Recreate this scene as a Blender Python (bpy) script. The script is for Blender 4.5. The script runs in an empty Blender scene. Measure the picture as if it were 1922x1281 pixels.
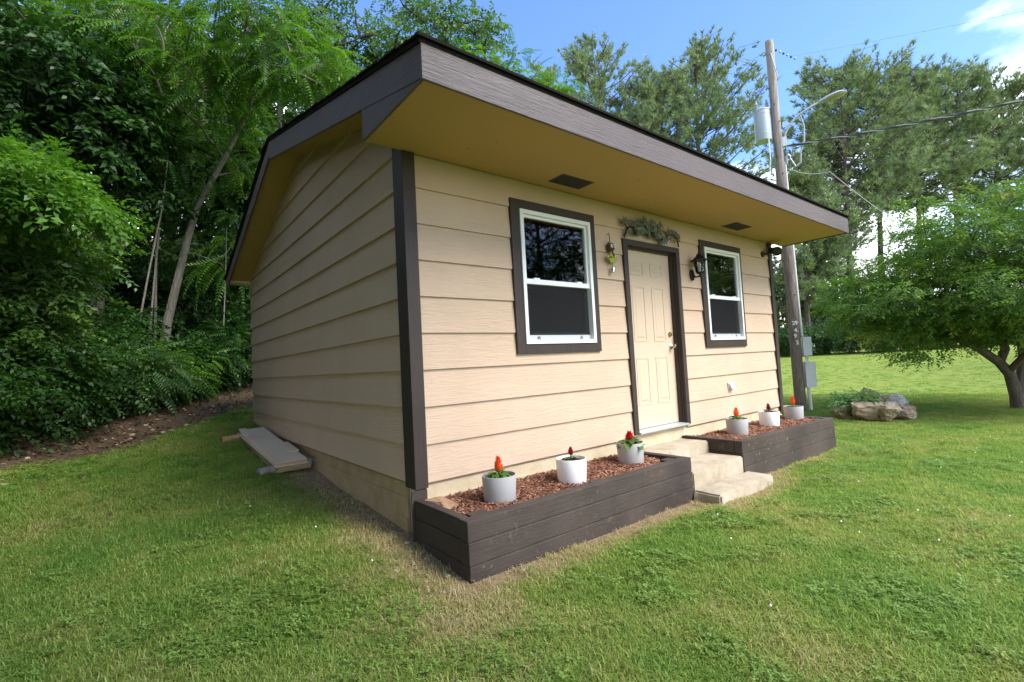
import bpy, bmesh, math, random
import numpy as np
from mathutils import Vector, Matrix
R = math.radians
C = bpy.context.scene.collection
SC = bpy.context.scene

# ------------------------------------------------------------------ camera, sky, sun, exposure
cd = bpy.data.cameras.new('camera'); cam = bpy.data.objects.new('camera', cd); C.objects.link(cam)
cam.location = (-1.664, -3.304, 1.328)
cam.rotation_euler = (R(92.742), R(3.013), R(-38.288))
cd.sensor_width = 36.0; cd.lens = 16.955; cd.clip_start = 0.05; cd.clip_end = 3000
SC.camera = cam

SUN_EL, SUN_AZ = 46.0, 158.0          # azimuth clockwise from +Y
w = bpy.data.worlds.new('World'); SC.world = w; w.use_nodes = True
nt = w.node_tree; nt.nodes.clear()
out = nt.nodes.new('ShaderNodeOutputWorld'); bg = nt.nodes.new('ShaderNodeBackground')
sky = nt.nodes.new('ShaderNodeTexSky'); sky.sky_type = 'NISHITA'; sky.sun_disc = False
sky.sun_elevation = R(SUN_EL); sky.sun_rotation = R(SUN_AZ); sky.air_density = 1.0; sky.dust_density = 0.6; sky.ozone_density = 1.6
tc = nt.nodes.new('ShaderNodeTexCoord')
sep = nt.nodes.new('ShaderNodeSeparateXYZ'); nt.links.new(tc.outputs['Generated'], sep.inputs[0])
mp = nt.nodes.new('ShaderNodeMapping'); mp.inputs['Scale'].default_value = (1.0, 1.0, 2.6); mp.inputs['Location'].default_value = (-0.96, -1.09, 5.05)
nt.links.new(tc.outputs['Generated'], mp.inputs[0])
cn = nt.nodes.new('ShaderNodeTexNoise'); cn.inputs['Scale'].default_value = 1.9; cn.inputs['Detail'].default_value = 9; cn.inputs['Roughness'].default_value = 0.58
nt.links.new(mp.outputs[0], cn.inputs['Vector'])
lowc = nt.nodes.new('ShaderNodeMapRange'); lowc.inputs['From Min'].default_value = 0.10; lowc.inputs['From Max'].default_value = 0.48
lowc.inputs['To Min'].default_value = 0.16; lowc.inputs['To Max'].default_value = -0.085
nt.links.new(sep.outputs['Z'], lowc.inputs['Value'])
addc = nt.nodes.new('ShaderNodeMath'); addc.operation = 'ADD'
nt.links.new(cn.outputs['Fac'], addc.inputs[0]); nt.links.new(lowc.outputs[0], addc.inputs[1])
ramp = nt.nodes.new('ShaderNodeMapRange'); ramp.interpolation_type = 'SMOOTHSTEP'
ramp.inputs['From Min'].default_value = 0.44; ramp.inputs['From Max'].default_value = 0.62; ramp.inputs['To Max'].default_value = 0.95
nt.links.new(addc.outputs[0], ramp.inputs['Value'])
mix = nt.nodes.new('ShaderNodeMix'); mix.data_type = 'RGBA'
tintn = nt.nodes.new('ShaderNodeMix'); tintn.data_type = 'RGBA'; tintn.blend_type = 'MULTIPLY'; tintn.inputs[0].default_value = 1.0
tintn.inputs[7].default_value = (0.66, 0.82, 1.08, 1)
nt.links.new(sky.outputs[0], tintn.inputs[6])
nt.links.new(ramp.outputs[0], mix.inputs[0]); nt.links.new(tintn.outputs[2], mix.inputs[6]); mix.inputs[7].default_value = (9.2, 9.3, 9.6, 1)
nt.links.new(mix.outputs[2], bg.inputs['Color']); bg.inputs['Strength'].default_value = 0.080
nt.links.new(bg.outputs[0], out.inputs[0])

sl = bpy.data.lights.new('sun', 'SUN'); so = bpy.data.objects.new('sun', sl); C.objects.link(so)
sl.energy = 1.5; sl.angle = R(32); sl.color = (1.0, 0.95, 0.87)
sd = Vector((math.sin(R(SUN_AZ)) * math.cos(R(SUN_EL)), math.cos(R(SUN_AZ)) * math.cos(R(SUN_EL)), math.sin(R(SUN_EL))))
so.rotation_euler = sd.to_track_quat('Z', 'Y').to_euler(); so.location = sd * 60
vs = SC.view_settings
vs.view_transform = 'Standard'; vs.look = 'None'; vs.gamma = 1.0; vs.use_curve_mapping = False; vs.exposure = 2.24
SC.display_settings.display_device = 'sRGB'
SC.cycles.max_bounces = 8; SC.cycles.diffuse_bounces = 4; SC.cycles.transparent_max_bounces = 8

# ------------------------------------------------------------------ materials
def nodes(name):
    m = bpy.data.materials.new(name); m.use_nodes = True
    n = m.node_tree; p = n.nodes['Principled BSDF']; return m, n, p
def N(n, t, **k):
    x = n.nodes.new(t)
    for a, b in k.items():
        if a in x.inputs: x.inputs[a].default_value = b
        else: setattr(x, a, b)
    return x
def coords(n, scale=(1, 1, 1), kind='Object'):
    t = N(n, 'ShaderNodeTexCoord'); m = N(n, 'ShaderNodeMapping'); m.inputs['Scale'].default_value = scale
    n.links.new(t.outputs[kind], m.inputs[0]); return m.outputs[0]
def noise(n, vec, scale, detail=4, rough=0.55, dist=0.0):
    x = N(n, 'ShaderNodeTexNoise'); x.inputs['Scale'].default_value = scale; x.inputs['Detail'].default_value = detail
    x.inputs['Roughness'].default_value = rough; x.inputs['Distortion'].default_value = dist
    n.links.new(vec, x.inputs['Vector']); return x.outputs['Fac']
def cramp(n, fac, stops):
    r = N(n, 'ShaderNodeValToRGB'); e = r.color_ramp.elements
    while len(e) < len(stops): e.new(0.5)
    for i, (p, c) in enumerate(stops): e[i].position = p; e[i].color = (*c, 1)
    n.links.new(fac, r.inputs[0]); return r.outputs[0]
def mixc(n, fac, a, b, mode='MIX'):
    x = N(n, 'ShaderNodeMix', data_type='RGBA', blend_type=mode)
    if isinstance(fac, float): x.inputs[0].default_value = fac
    else: n.links.new(fac, x.inputs[0])
    for i, v in ((6, a), (7, b)):
        if isinstance(v, tuple): x.inputs[i].default_value = (*v, 1)
        else: n.links.new(v, x.inputs[i])
    return x.outputs[2]
def bump(n, p, h, strength, dist=0.01):
    b = N(n, 'ShaderNodeBump'); b.inputs['Strength'].default_value = strength; b.inputs['Distance'].default_value = dist
    n.links.new(h, b.inputs['Height']); n.links.new(b.outputs[0], p.inputs['Normal'])
def mrange(n, f, a, b, c=0.0, d=1.0):
    m = N(n, 'ShaderNodeMapRange'); n.links.new(f, m.inputs['Value'])
    for k, v in (('From Min', a), ('From Max', b), ('To Min', c), ('To Max', d)): m.inputs[k].default_value = v
    return m.outputs[0]

def wood_paint(name, c1, c2, grain=(1.2, 1.2, 26), gscale=2.2, bstr=0.35, rough=0.6, speck=None, dist=1.2, spec=0.3):
    """painted wood or fibre cement with a raised grain; speck = colour of worn or mossy flecks"""
    m, n, p = nodes(name)
    v = coords(n, grain)
    g = noise(n, v, gscale, 7, 0.62, dist)
    big = mrange(n, noise(n, coords(n), 1.6, 4, 0.6), 0.34, 0.66)
    col = mixc(n, big, c1, c2)
    fine = noise(n, coords(n), 90, 2)
    col = mixc(n, mrange(n, fine, 0.3, 0.7, 0, 0.12), col, tuple(x * 0.75 for x in c1))
    if speck:
        s = noise(n, coords(n, (1, 1, 0.7)), 24, 5, 0.7)
        s2 = noise(n, coords(n), 2.6, 3, 0.6)
        f = N(n, 'ShaderNodeMath', operation='MULTIPLY'); n.links.new(mrange(n, s, 0.57, 0.68), f.inputs[0]); n.links.new(mrange(n, s2, 0.47, 0.62), f.inputs[1])
        col = mixc(n, f.outputs[0], col, speck)
    n.links.new(col, p.inputs['Base Color']); p.inputs['Roughness'].default_value = rough; p.inputs['Specular IOR Level'].default_value = spec
    bump(n, p, g, bstr, 0.012)
    return m
def plain(name, c, rough=0.6, metal=0.0, spec=0.4, var=0.0, nscale=8, bstr=0.0):
    m, n, p = nodes(name)
    f = noise(n, coords(n), nscale, 5, 0.6)
    col = mixc(n, f, tuple(x * (1 - var) for x in c), tuple(min(1, x * (1 + var)) for x in c))
    n.links.new(col, p.inputs['Base Color'])
    p.inputs['Roughness'].default_value = rough; p.inputs['Metallic'].default_value = metal; p.inputs['Specular IOR Level'].default_value = spec
    if bstr: bump(n, p, noise(n, coords(n), nscale * 4, 6, 0.65), bstr, 0.01)
    return m
def concrete(name, c, dirt, amt=0.6):
    m, n, p = nodes(name)
    a = noise(n, coords(n), 5, 8, 0.65); b = noise(n, coords(n), 60, 4, 0.6)
    col = mixc(n, mrange(n, a, 0.38, 0.68, 0, amt), c, dirt)
    col = mixc(n, mrange(n, b, 0.35, 0.75, 0, 0.35), col, tuple(x * 0.6 for x in c))
    n.links.new(col, p.inputs['Base Color']); p.inputs['Roughness'].default_value = 0.9; p.inputs['Specular IOR Level'].default_value = 0.2
    bump(n, p, b, 0.35, 0.006)
    return m
def leafmat(name, stops, trans=0.35, rough=0.45, inst=False, spec=0.35, tcol=(1.0, 1.15, 0.55)):
    m, n, p = nodes(name)
    a = N(n, 'ShaderNodeAttribute'); a.attribute_name = 'tint'
    if inst: a.attribute_type = 'INSTANCER'
    fac = a.outputs['Fac']
    if inst:
        b = N(n, 'ShaderNodeAttribute'); b.attribute_name = 'bt'
        ad = N(n, 'ShaderNodeMath', operation='ADD'); n.links.new(fac, ad.inputs[0]); n.links.new(b.outputs['Fac'], ad.inputs[1]); fac = ad.outputs[0]
    col = cramp(n, fac, stops)
    n.links.new(col, p.inputs['Base Color']); p.inputs['Roughness'].default_value = rough; p.inputs['Specular IOR Level'].default_value = spec
    t = N(n, 'ShaderNodeBsdfTranslucent')
    n.links.new(mixc(n, 1.0, col, tcol, 'MULTIPLY'), t.inputs['Color'])
    mx = N(n, 'ShaderNodeMixShader'); mx.inputs[0].default_value = trans
    n.links.new(p.outputs[0], mx.inputs[1]); n.links.new(t.outputs[0], mx.inputs[2])
    n.links.new(mx.outputs[0], n.nodes['Material Output'].inputs['Surface'])
    return m
def barkmat(name, c1, c2, sc=(6, 6, 1.2)):
    m, n, p = nodes(name)
    f = noise(n, coords(n, sc), 4, 7, 0.65, 0.6)
    n.links.new(cramp(n, f, [(0.3, c1), (0.7, c2)]), p.inputs['Base Color'])
    p.inputs['Roughness'].default_value = 0.9; p.inputs['Specular IOR Level'].default_value = 0.15
    bump(n, p, f, 0.7, 0.03); return m
def glassmat(name, tint=(0.75, 0.8, 0.78)):
    m, n, p = nodes(name); n.nodes.remove(p)
    fr = N(n, 'ShaderNodeFresnel'); fr.inputs['IOR'].default_value = 1.65
    tr = N(n, 'ShaderNodeBsdfTransparent'); tr.inputs['Color'].default_value = (*tint, 1)
    gl = N(n, 'ShaderNodeBsdfGlossy'); gl.inputs['Roughness'].default_value = 0.015
    nb = N(n, 'ShaderNodeBump'); nb.inputs['Strength'].default_value = 0.010; nb.inputs['Distance'].default_value = 0.02
    n.links.new(noise(n, coords(n), 1.6, 1), nb.inputs['Height']); n.links.new(nb.outputs[0], gl.inputs['Normal'])
    mx = N(n, 'ShaderNodeMixShader'); n.links.new(fr.outputs[0], mx.inputs[0]); n.links.new(tr.outputs[0], mx.inputs[1]); n.links.new(gl.outputs[0], mx.inputs[2])
    n.links.new(mx.outputs[0], n.nodes['Material Output'].inputs['Surface']); return m
def screenmat(name):
    m, n, p = nodes(name)
    p.inputs['Base Color'].default_value = (0.012, 0.012, 0.013, 1); p.inputs['Roughness'].default_value = 0.7; p.inputs['Specular IOR Level'].default_value = 0.2
    tr = N(n, 'ShaderNodeBsdfTransparent'); mx = N(n, 'ShaderNodeMixShader'); mx.inputs[0].default_value = 0.62
    n.links.new(tr.outputs[0], mx.inputs[1]); n.links.new(p.outputs[0], mx.inputs[2])
    n.links.new(mx.outputs[0], n.nodes['Material Output'].inputs['Surface']); return m

M = {}
TAN = (0.58, 0.43, 0.312)
M['siding'] = wood_paint('siding_paint', TAN, (0.54, 0.394, 0.278), (1.0, 1.0, 9), 2.6, 0.55, 0.62, dist=2.6)
M['soffit'] = plain('soffit_shaded_tan', (0.50, 0.325, 0.12), 0.75, 0, 0.2, 0.04, 3, 0.08)  # siding tan, with the eave's shade put into the colour
M['door'] = plain('door_paint', (0.60, 0.46, 0.335), 0.45, 0, 0.4, 0.02, 3)
M['trim'] = wood_paint('brown_trim', (0.044, 0.032, 0.028), (0.056, 0.042, 0.037), (20, 20, 1.4), 2, 0.5, 0.5)
M['fascia'] = wood_paint('brown_fascia', (0.092, 0.068, 0.060), (0.112, 0.085, 0.076), (0.8, 0.8, 14), 2.6, 0.6, 0.5, dist=2.2, spec=0.5)
M['rake'] = wood_paint('brown_rake', (0.105, 0.075, 0.060), (0.125, 0.092, 0.075), (0.8, 0.8, 14), 2.6, 0.7, 0.55, dist=2.2)
M['shingle'] = plain('shingle', (0.018, 0.015, 0.014), 0.95, 0, 0.1, 0.4, 60, 0.6)
M['timber'] = wood_paint('stained_timber', (0.040, 0.030, 0.025), (0.080, 0.061, 0.049), (1.2, 1.2, 30), 2.4, 0.5, 0.7, speck=(0.17, 0.14, 0.075))
M['timber_worn'] = wood_paint('worn_timber', (0.050, 0.038, 0.031), (0.082, 0.063, 0.050), (1.2, 1.2, 30), 2.4, 0.55, 0.75, speck=(0.26, 0.22, 0.12))
M['vinyl'] = plain('white_vinyl', (0.80, 0.81, 0.82), 0.35, 0, 0.45, 0.02)
M['alum'] = plain('grey_alum', (0.50, 0.52, 0.54), 0.4, 0.3, 0.5, 0.03)
M['glass'] = glassmat('window_glass')
M['screen'] = screenmat('insect_mesh')
M['dark'] = plain('dark_interior', (0.05, 0.045, 0.04), 0.9)
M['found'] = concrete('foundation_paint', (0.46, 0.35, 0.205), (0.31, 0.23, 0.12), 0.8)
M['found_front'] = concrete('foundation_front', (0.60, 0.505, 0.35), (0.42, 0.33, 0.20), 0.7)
M['step'] = concrete('step_concrete', (0.51, 0.435, 0.33), (0.29, 0.235, 0.15), 0.85)
M['vent'] = plain('vent_brown', (0.055, 0.045, 0.045), 0.6)
M['black'] = plain('black_metal', (0.012, 0.012, 0.012), 0.4, 0.3)
M['brass'] = plain('brass', (0.55, 0.42, 0.2), 0.25, 1.0)
M['nickel'] = plain('nickel', (0.6, 0.58, 0.55), 0.22, 1.0)
M['potgrey'] = plain('grey_pot', (0.38, 0.37, 0.36), 0.55, 0, 0.35, 0.05, 14, 0.05)
M['potwhite'] = plain('white_pot', (0.80, 0.80, 0.80), 0.5, 0, 0.35, 0.03, 14)
M['soil'] = plain('potting_soil', (0.045, 0.030, 0.020), 0.95, 0, 0.1, 0.5, 60, 0.8)
M['orange'] = plain('orange_plume', (0.85, 0.10, 0.012), 0.5, 0, 0.2, 0.3, 60)
M['darkred'] = plain('dark_red_plume', (0.20, 0.006, 0.012), 0.5, 0, 0.2, 0.3, 60)
M['red'] = plain('red_plume', (0.52, 0.012, 0.012), 0.5, 0, 0.2, 0.3, 60)
M['potleaf'] = leafmat('pot_leaf', [(0, (0.05, 0.13, 0.02)), (1, (0.14, 0.26, 0.05))], 0.25)
M['potleaf_dark'] = leafmat('pot_leaf_dark', [(0, (0.05, 0.035, 0.025)), (1, (0.08, 0.10, 0.03))], 0.2)
M['mulch'] = leafmat('mulch_chips', [(0, (0.075, 0.030, 0.017)), (0.5, (0.22, 0.095, 0.055)), (1, (0.48, 0.29, 0.20))], 0.0, 0.8, spec=0.2)
M['bedsoil'] = plain('bed_soil', (0.10, 0.045, 0.025), 0.95, 0, 0.1, 0.5, 40, 0.8)
M['rock'] = concrete('rock_tan', (0.40, 0.32, 0.225), (0.22, 0.125, 0.07), 0.9)
M['rockpale'] = concrete('rock_pale', (0.46, 0.39, 0.285), (0.24, 0.155, 0.085), 0.95)
M['rocktan'] = concrete('rock_reddish_tan', (0.40, 0.265, 0.155), (0.24, 0.13, 0.07), 0.9)
M['rockwhite'] = concrete('rock_white', (0.56, 0.55, 0.54), (0.22, 0.22, 0.24), 1.0)
M['rockbrown'] = concrete('rock_brown', (0.27, 0.165, 0.10), (0.38, 0.30, 0.20), 0.9)
M['ply'] = wood_paint('weathered_siding_offcut', (0.72, 0.58, 0.42), (0.60, 0.48, 0.33), (1, 5, 1), 3, 0.2, 0.8)
M['lumber'] = wood_paint('raw_lumber', (0.40, 0.30, 0.18), (0.30, 0.22, 0.13), (1, 1, 8), 3, 0.3, 0.8)
M['logw'] = barkmat('grey_log', (0.20, 0.17, 0.15), (0.36, 0.32, 0.29), (3, 3, 3))
M['logt'] = barkmat('tan_log', (0.30, 0.20, 0.09), (0.42, 0.30, 0.15), (3, 3, 3))
M['polew'] = barkmat('pole_wood', (0.085, 0.060, 0.048), (0.30, 0.245, 0.215), (9, 9, 0.7))
def _bleach():
    m = M['polew']; n = m.node_tree; p = n.nodes['Principled BSDF']; src = p.inputs['Base Color'].links[0].from_socket
    t = N(n, 'ShaderNodeTexCoord'); sp = N(n, 'ShaderNodeSeparateXYZ'); n.links.new(t.outputs['Object'], sp.inputs[0])
    ad = N(n, 'ShaderNodeMath', operation='ADD'); n.links.new(mrange(n, sp.outputs['Z'], 2.0, 8.5, -0.35, 0.75), ad.inputs[0]); n.links.new(mrange(n, noise(n, coords(n, (7, 7, 0.5)), 3, 4, 0.6), .25, .75, -.5, .5), ad.inputs[1]); ad.use_clamp = True
    n.links.new(mixc(n, ad.outputs[0], src, (0.52, 0.47, 0.43)), p.inputs['Base Color'])
_bleach()
M['polegrey'] = plain('galvanised', (0.42, 0.45, 0.48), 0.45, 0.4, 0.5, 0.06)
M['boxgrey'] = plain('grey_box', (0.60, 0.64, 0.67), 0.5, 0.0, 0.5, 0.05)
M['transf'] = plain('transformer_paint', (0.50, 0.56, 0.60), 0.45, 0.1, 0.5, 0.06)
M['white'] = plain('white_paint', (0.8, 0.8, 0.8), 0.5)
M['cable'] = plain('cable', (0.06, 0.06, 0.065), 0.6, 0, 0.4)
M['cablepale'] = plain('cable_pale', (0.45, 0.47, 0.5), 0.5, 0.3)
M['lens'] = plain('lamp_lens', (0.42, 0.40, 0.20), 0.3)
M['lampglass'] = glassmat('lamp_glass', (0.9, 0.9, 0.9))
M['verdigris'] = plain('verdigris', (0.095, 0.13, 0.105), 0.55, 0.3, 0.4, 0.6, 20)
M['vstem'] = plain('dark_bronze', (0.045, 0.04, 0.025), 0.5, 0.5)
M['owl'] = plain('owl_brown', (0.10, 0.045, 0.02), 0.4)
M['yellow'] = plain('yellow_green_metal', (0.42, 0.40, 0.04), 0.4, 0.3, 0.4, 0.4, 40)
M['farwall'] = plain('far_house_wall', (0.33, 0.33, 0.32), 0.9)

# ------------------------------------------------------------------ builders
def tag(o, label=None, cat=None, group=None, kind=None):
    for k, v in (('label', label), ('category', cat), ('group', group), ('kind', kind)):
        if v: o[k] = v
    return o
def par(o, parent):
    if parent is not None:
        o.parent = parent
        if parent.type == 'EMPTY': o.matrix_parent_inverse = Matrix.Translation(-Vector(parent.location))
    return o
def empty(name, loc, label, cat, group=None):
    o = bpy.data.objects.new(name, None); C.objects.link(o); o.location = loc; o.empty_display_size = 0.2
    return tag(o, label, cat, group)
def arr_mesh(name, V, F, mat, tint=None, smooth=False):
    """mesh from numpy arrays; F is a list of (n,k) index arrays"""
    me = bpy.data.meshes.new(name); V = np.asarray(V, np.float32)
    if not isinstance(F, list): F = [F]
    F = [np.asarray(f, np.int32) for f in F if len(f)]
    me.vertices.add(len(V)); me.vertices.foreach_set('co', V.ravel())
    nl = sum(f.size for f in F); nf = sum(len(f) for f in F)
    me.loops.add(nl); me.loops.foreach_set('vertex_index', np.concatenate([f.ravel() for f in F]))
    tot = np.concatenate([np.full(len(f), f.shape[1], np.int32) for f in F])
    st = np.concatenate([[0], np.cumsum(tot)[:-1]]).astype(np.int32)
    me.polygons.add(nf); me.polygons.foreach_set('loop_start', st)
    try: me.polygons.foreach_set('loop_total', tot)
    except Exception: pass
    me.update(calc_edges=True)
    if smooth: me.polygons.foreach_set('use_smooth', np.ones(nf, bool))
    if tint is not None:
        a = me.attributes.new('tint', 'FLOAT', 'FACE'); a.data.foreach_set('value', np.asarray(tint, np.float32))
    me.materials.append(mat); me.validate()
    return me
def arr_obj(name, V, F, mat, parent=None, tint=None, smooth=False):
    o = bpy.data.objects.new(name, arr_mesh(name, V, F, mat, tint, smooth)); C.objects.link(o); return par(o, parent)

class MB:
    def __init__(s): s.v = []; s.f = []
    def poly(s, pts): 
        b = len(s.v); s.v += [tuple(p) for p in pts]; s.f.append(tuple(range(b, b + len(pts)))); return s
    def hexa(s, P):   # 8 corners: bottom 4 ccw, top 4 ccw
        b = len(s.v); s.v += [tuple(p) for p in P]
        for q in ((3, 2, 1, 0), (4, 5, 6, 7), (0, 1, 5, 4), (1, 2, 6, 5), (2, 3, 7, 6), (3, 0, 4, 7)): s.f.append(tuple(b + i for i in q))
        return s
    def box(s, x0, x1, y0, y1, z0, z1):
        return s.hexa([(x0, y0, z0), (x1, y0, z0), (x1, y1, z0), (x0, y1, z0), (x0, y0, z1), (x1, y0, z1), (x1, y1, z1), (x0, y1, z1)])
    def extrude(s, pts, d):   # planar polygon pts swept by vector d
        n = len(pts); b = len(s.v); d = Vector(d); s.v += [tuple(p) for p in pts] + [tuple(Vector(p) + d) for p in pts]
        s.f.append(tuple(b + i for i in range(n))[::-1]); s.f.append(tuple(b + n + i for i in range(n)))
        for i in range(n): j = (i + 1) % n; s.f.append((b + i, b + j, b + n + j, b + n + i))
        return s
    def tube(s, pts, rad, n=6, cap=True):
        pts = [Vector(p) for p in pts]
        if not hasattr(rad, '__len__'): rad = [rad] * len(pts)
        b = len(s.v); u = None
        for i, p in enumerate(pts):
            t = (pts[min(i + 1, len(pts) - 1)] - pts[max(i - 1, 0)]).normalized()
            if u is None: u = t.orthogonal().normalized()
            u = (u - t * u.dot(t)); u = u.normalized() if u.length > 1e-6 else t.orthogonal().normalized()
            v = t.cross(u)
            for k in range(n):
                a = 2 * math.pi * k / n; s.v.append(tuple(p + (u * math.cos(a) + v * math.sin(a)) * rad[i]))
        for i in range(len(pts) - 1):
            for k in range(n):
                k2 = (k + 1) % n; s.f.append((b + i * n + k, b + i * n + k2, b + (i + 1) * n + k2, b + (i + 1) * n + k))
        if cap: s.f.append(tuple(b + k for k in range(n))[::-1]); s.f.append(tuple(b + (len(pts) - 1) * n + k for k in range(n)))
        return s
    def lathe(s, prof, c, n=20, axis='z'):
        b = len(s.v); cx, cy, cz = c
        for r, h in prof:
            for k in range(n):
                a = 2 * math.pi * k / n; p, q = r * math.cos(a), r * math.sin(a)
                s.v.append((cx + p, cy + q, cz + h) if axis == 'z' else ((cx + p, cy + h, cz + q) if axis == 'y' else (cx + h, cy + p, cz + q)))
        for i in range(len(prof) - 1):
            for k in range(n):
                k2 = (k + 1) % n; s.f.append((b + i * n + k, b + i * n + k2, b + (i + 1) * n + k2, b + (i + 1) * n + k))
        if prof[0][0] > 1e-4: s.f.append(tuple(b + k for k in range(n))[::-1])
        if prof[-1][0] > 1e-4: s.f.append(tuple(b + (len(prof) - 1) * n + k for k in range(n)))
        return s
    def build(s, name, mat, parent=None, bevel=0.0, smooth=False):
        me = bpy.data.meshes.new(name); me.from_pydata(s.v, [], s.f); me.validate(); me.update()
        bm = bmesh.new(); bm.from_mesh(me); bmesh.ops.recalc_face_normals(bm, faces=bm.faces)
        if bevel: bmesh.ops.bevel(bm, geom=bm.edges[:] , offset=bevel, segments=2, affect='EDGES', profile=0.6, clamp_overlap=True)
        if smooth:
            for f in bm.faces: f.smooth = True
        bm.to_mesh(me); bm.free()
        if smooth and not bevel: me.set_sharp_from_angle(angle=R(40))
        me.materials.append(mat)
        o = bpy.data.objects.new(name, me); C.objects.link(o); return par(o, parent)

rng = np.random.default_rng(7)
random.seed(7)
def vnoise(x, y, s, seed=0):
    x = np.asarray(x) * s + 1000.3; y = np.asarray(y) * s + 1000.7
    xi = np.floor(x).astype(np.int64); yi = np.floor(y).astype(np.int64); fx = x - xi; fy = y - yi
    fx = fx * fx * (3 - 2 * fx); fy = fy * fy * (3 - 2 * fy)
    def h(a, b):
        v = np.sin(a * 127.1 + b * 311.7 + seed * 74.7) * 43758.5453; return v - np.floor(v)
    return (h(xi, yi) * (1 - fx) + h(xi + 1, yi) * fx) * (1 - fy) + (h(xi, yi + 1) * (1 - fx) + h(xi + 1, yi + 1) * fx) * fy
def fbm(x, y, s, seed=0): return (vnoise(x, y, s, seed) + 0.5 * vnoise(x, y, s * 2.1, seed + 1) + 0.25 * vnoise(x, y, s * 4.3, seed + 2)) / 1.75
def sstep(v, a, b):
    t = np.clip((np.asarray(v, float) - a) / (b - a), 0, 1); return t * t * (3 - 2 * t)

# ------------------------------------------------------------------ ground
CX, CY = -1.664, -3.304
def gz(x, y):
    x = np.asarray(x, float); y = np.asarray(y, float)
    L = np.interp(y, [-60, -8, -4, -.75, .15, 1.9, 2.6, 6.1, 8, 10.3, 14, 20, 30, 60, 300], [-2, -.35, -.13, .02, .104, .193, .27, .58, .92, 1.5, 2.7, 5, 9, 17, 20])
    L = L + np.clip(-x - 2.2, 0, 30) * 0.13
    r = np.hypot(x - CX, y - CY); az = np.degrees(np.arctan2(x - CX, y - CY))
    Rr = np.interp(r, [0, 3, 4.8, 7.8, 12.6, 15, 20, 30, 36, 60, 120, 400], [-.11, -.01, -.02, -.075, -.14, -.13, .08, .62, .9, 1.6, 4, 9])
    wgt = sstep(az, 24, 50)
    wgt = np.where(az < -90, 1 - sstep(az, -150, -110), wgt)
    return L * (1 - wgt) + Rr * wgt
def gzf(x, y): return float(gz(x, y))
def edge_dist(x, y):   # signed distance to the forest edge line, positive inside the forest
    ax, ay, bx, by = -3.3, 3.4, -0.1, 7.2
    L = math.hypot(bx - ax, by - ay)
    return ((bx - ax) * (y - ay) - (by - ay) * (x - ax)) / L + 0.7 * (fbm(x, y, 0.9, 5) - 0.5)
def bare(x, y):
    n = fbm(x, y, 2.2, 11)
    b1 = sstep(x, -0.55, -0.12) * sstep(y, -1.2, -0.3) * (1 - sstep(y, 2.2, 3.6)) * (x < 0.05)
    b2 = sstep(y, -1.10, -0.84) * (1 - sstep(y, -.5, -.4)) * sstep(x, -.6, -.1) * (1 - sstep(x, 2.6, 3.0)) * 0.95
    b3 = sstep(y, -1.0, -0.82) * (1 - sstep(y, -.4, -.3)) * sstep(x, 3.2, 3.5) * (1 - sstep(x, 4.6, 6.2)) * 0.8
    b4 = sstep(y, -1.3, -1.1) * (1 - sstep(y, -.9, -.8)) * sstep(x, 2.2, 2.5) * (1 - sstep(x, 3.7, 4.1)) * 0.7
    b5 = sstep(np.hypot((x + 0.2) / 0.7, (y + .9) / 0.5), 1.2, 0.3) * 0.35
    b = np.maximum.reduce([b1, b2, b3, b4, b5])
    return np.clip(b * (0.45 + 1.1 * n), 0, 1)
def litter(x, y):
    d = edge_dist(x, y); az = np.degrees(np.arctan2(x - CX, y - CY))
    return sstep(d, -.42, .15) * (1 - sstep(az, 22, 34)) * (y > 0)
gx = np.concatenate([[-300, -150, -80, -40, -20, -12, -8], np.arange(-6, 13, 0.14), np.arange(13, 40, 1.0), [40, 45, 50, 60, 80, 120, 200, 400]])
gy = np.concatenate([[-300, -150, -80, -40, -24, -16, -10, -7], np.arange(-5, 12, 0.14), np.arange(12, 30, 1.0), [30, 35, 40, 50, 70, 100, 200, 400]])
GX, GY = np.meshgrid(gx, gy)
near = np.exp(-((GX - 1) ** 2 + (GY - 1) ** 2) / 120)
GZ = gz(GX, GY) + near * 0.03 * (fbm(GX, GY, 1.5, 3) - 0.5)
nx, ny = len(gx), len(gy)
idx = np.arange(nx * ny).reshape(ny, nx)
GF = np.stack([idx[:-1, :-1], idx[:-1, 1:], idx[1:, 1:], idx[1:, :-1]], -1).reshape(-1, 4)
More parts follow.
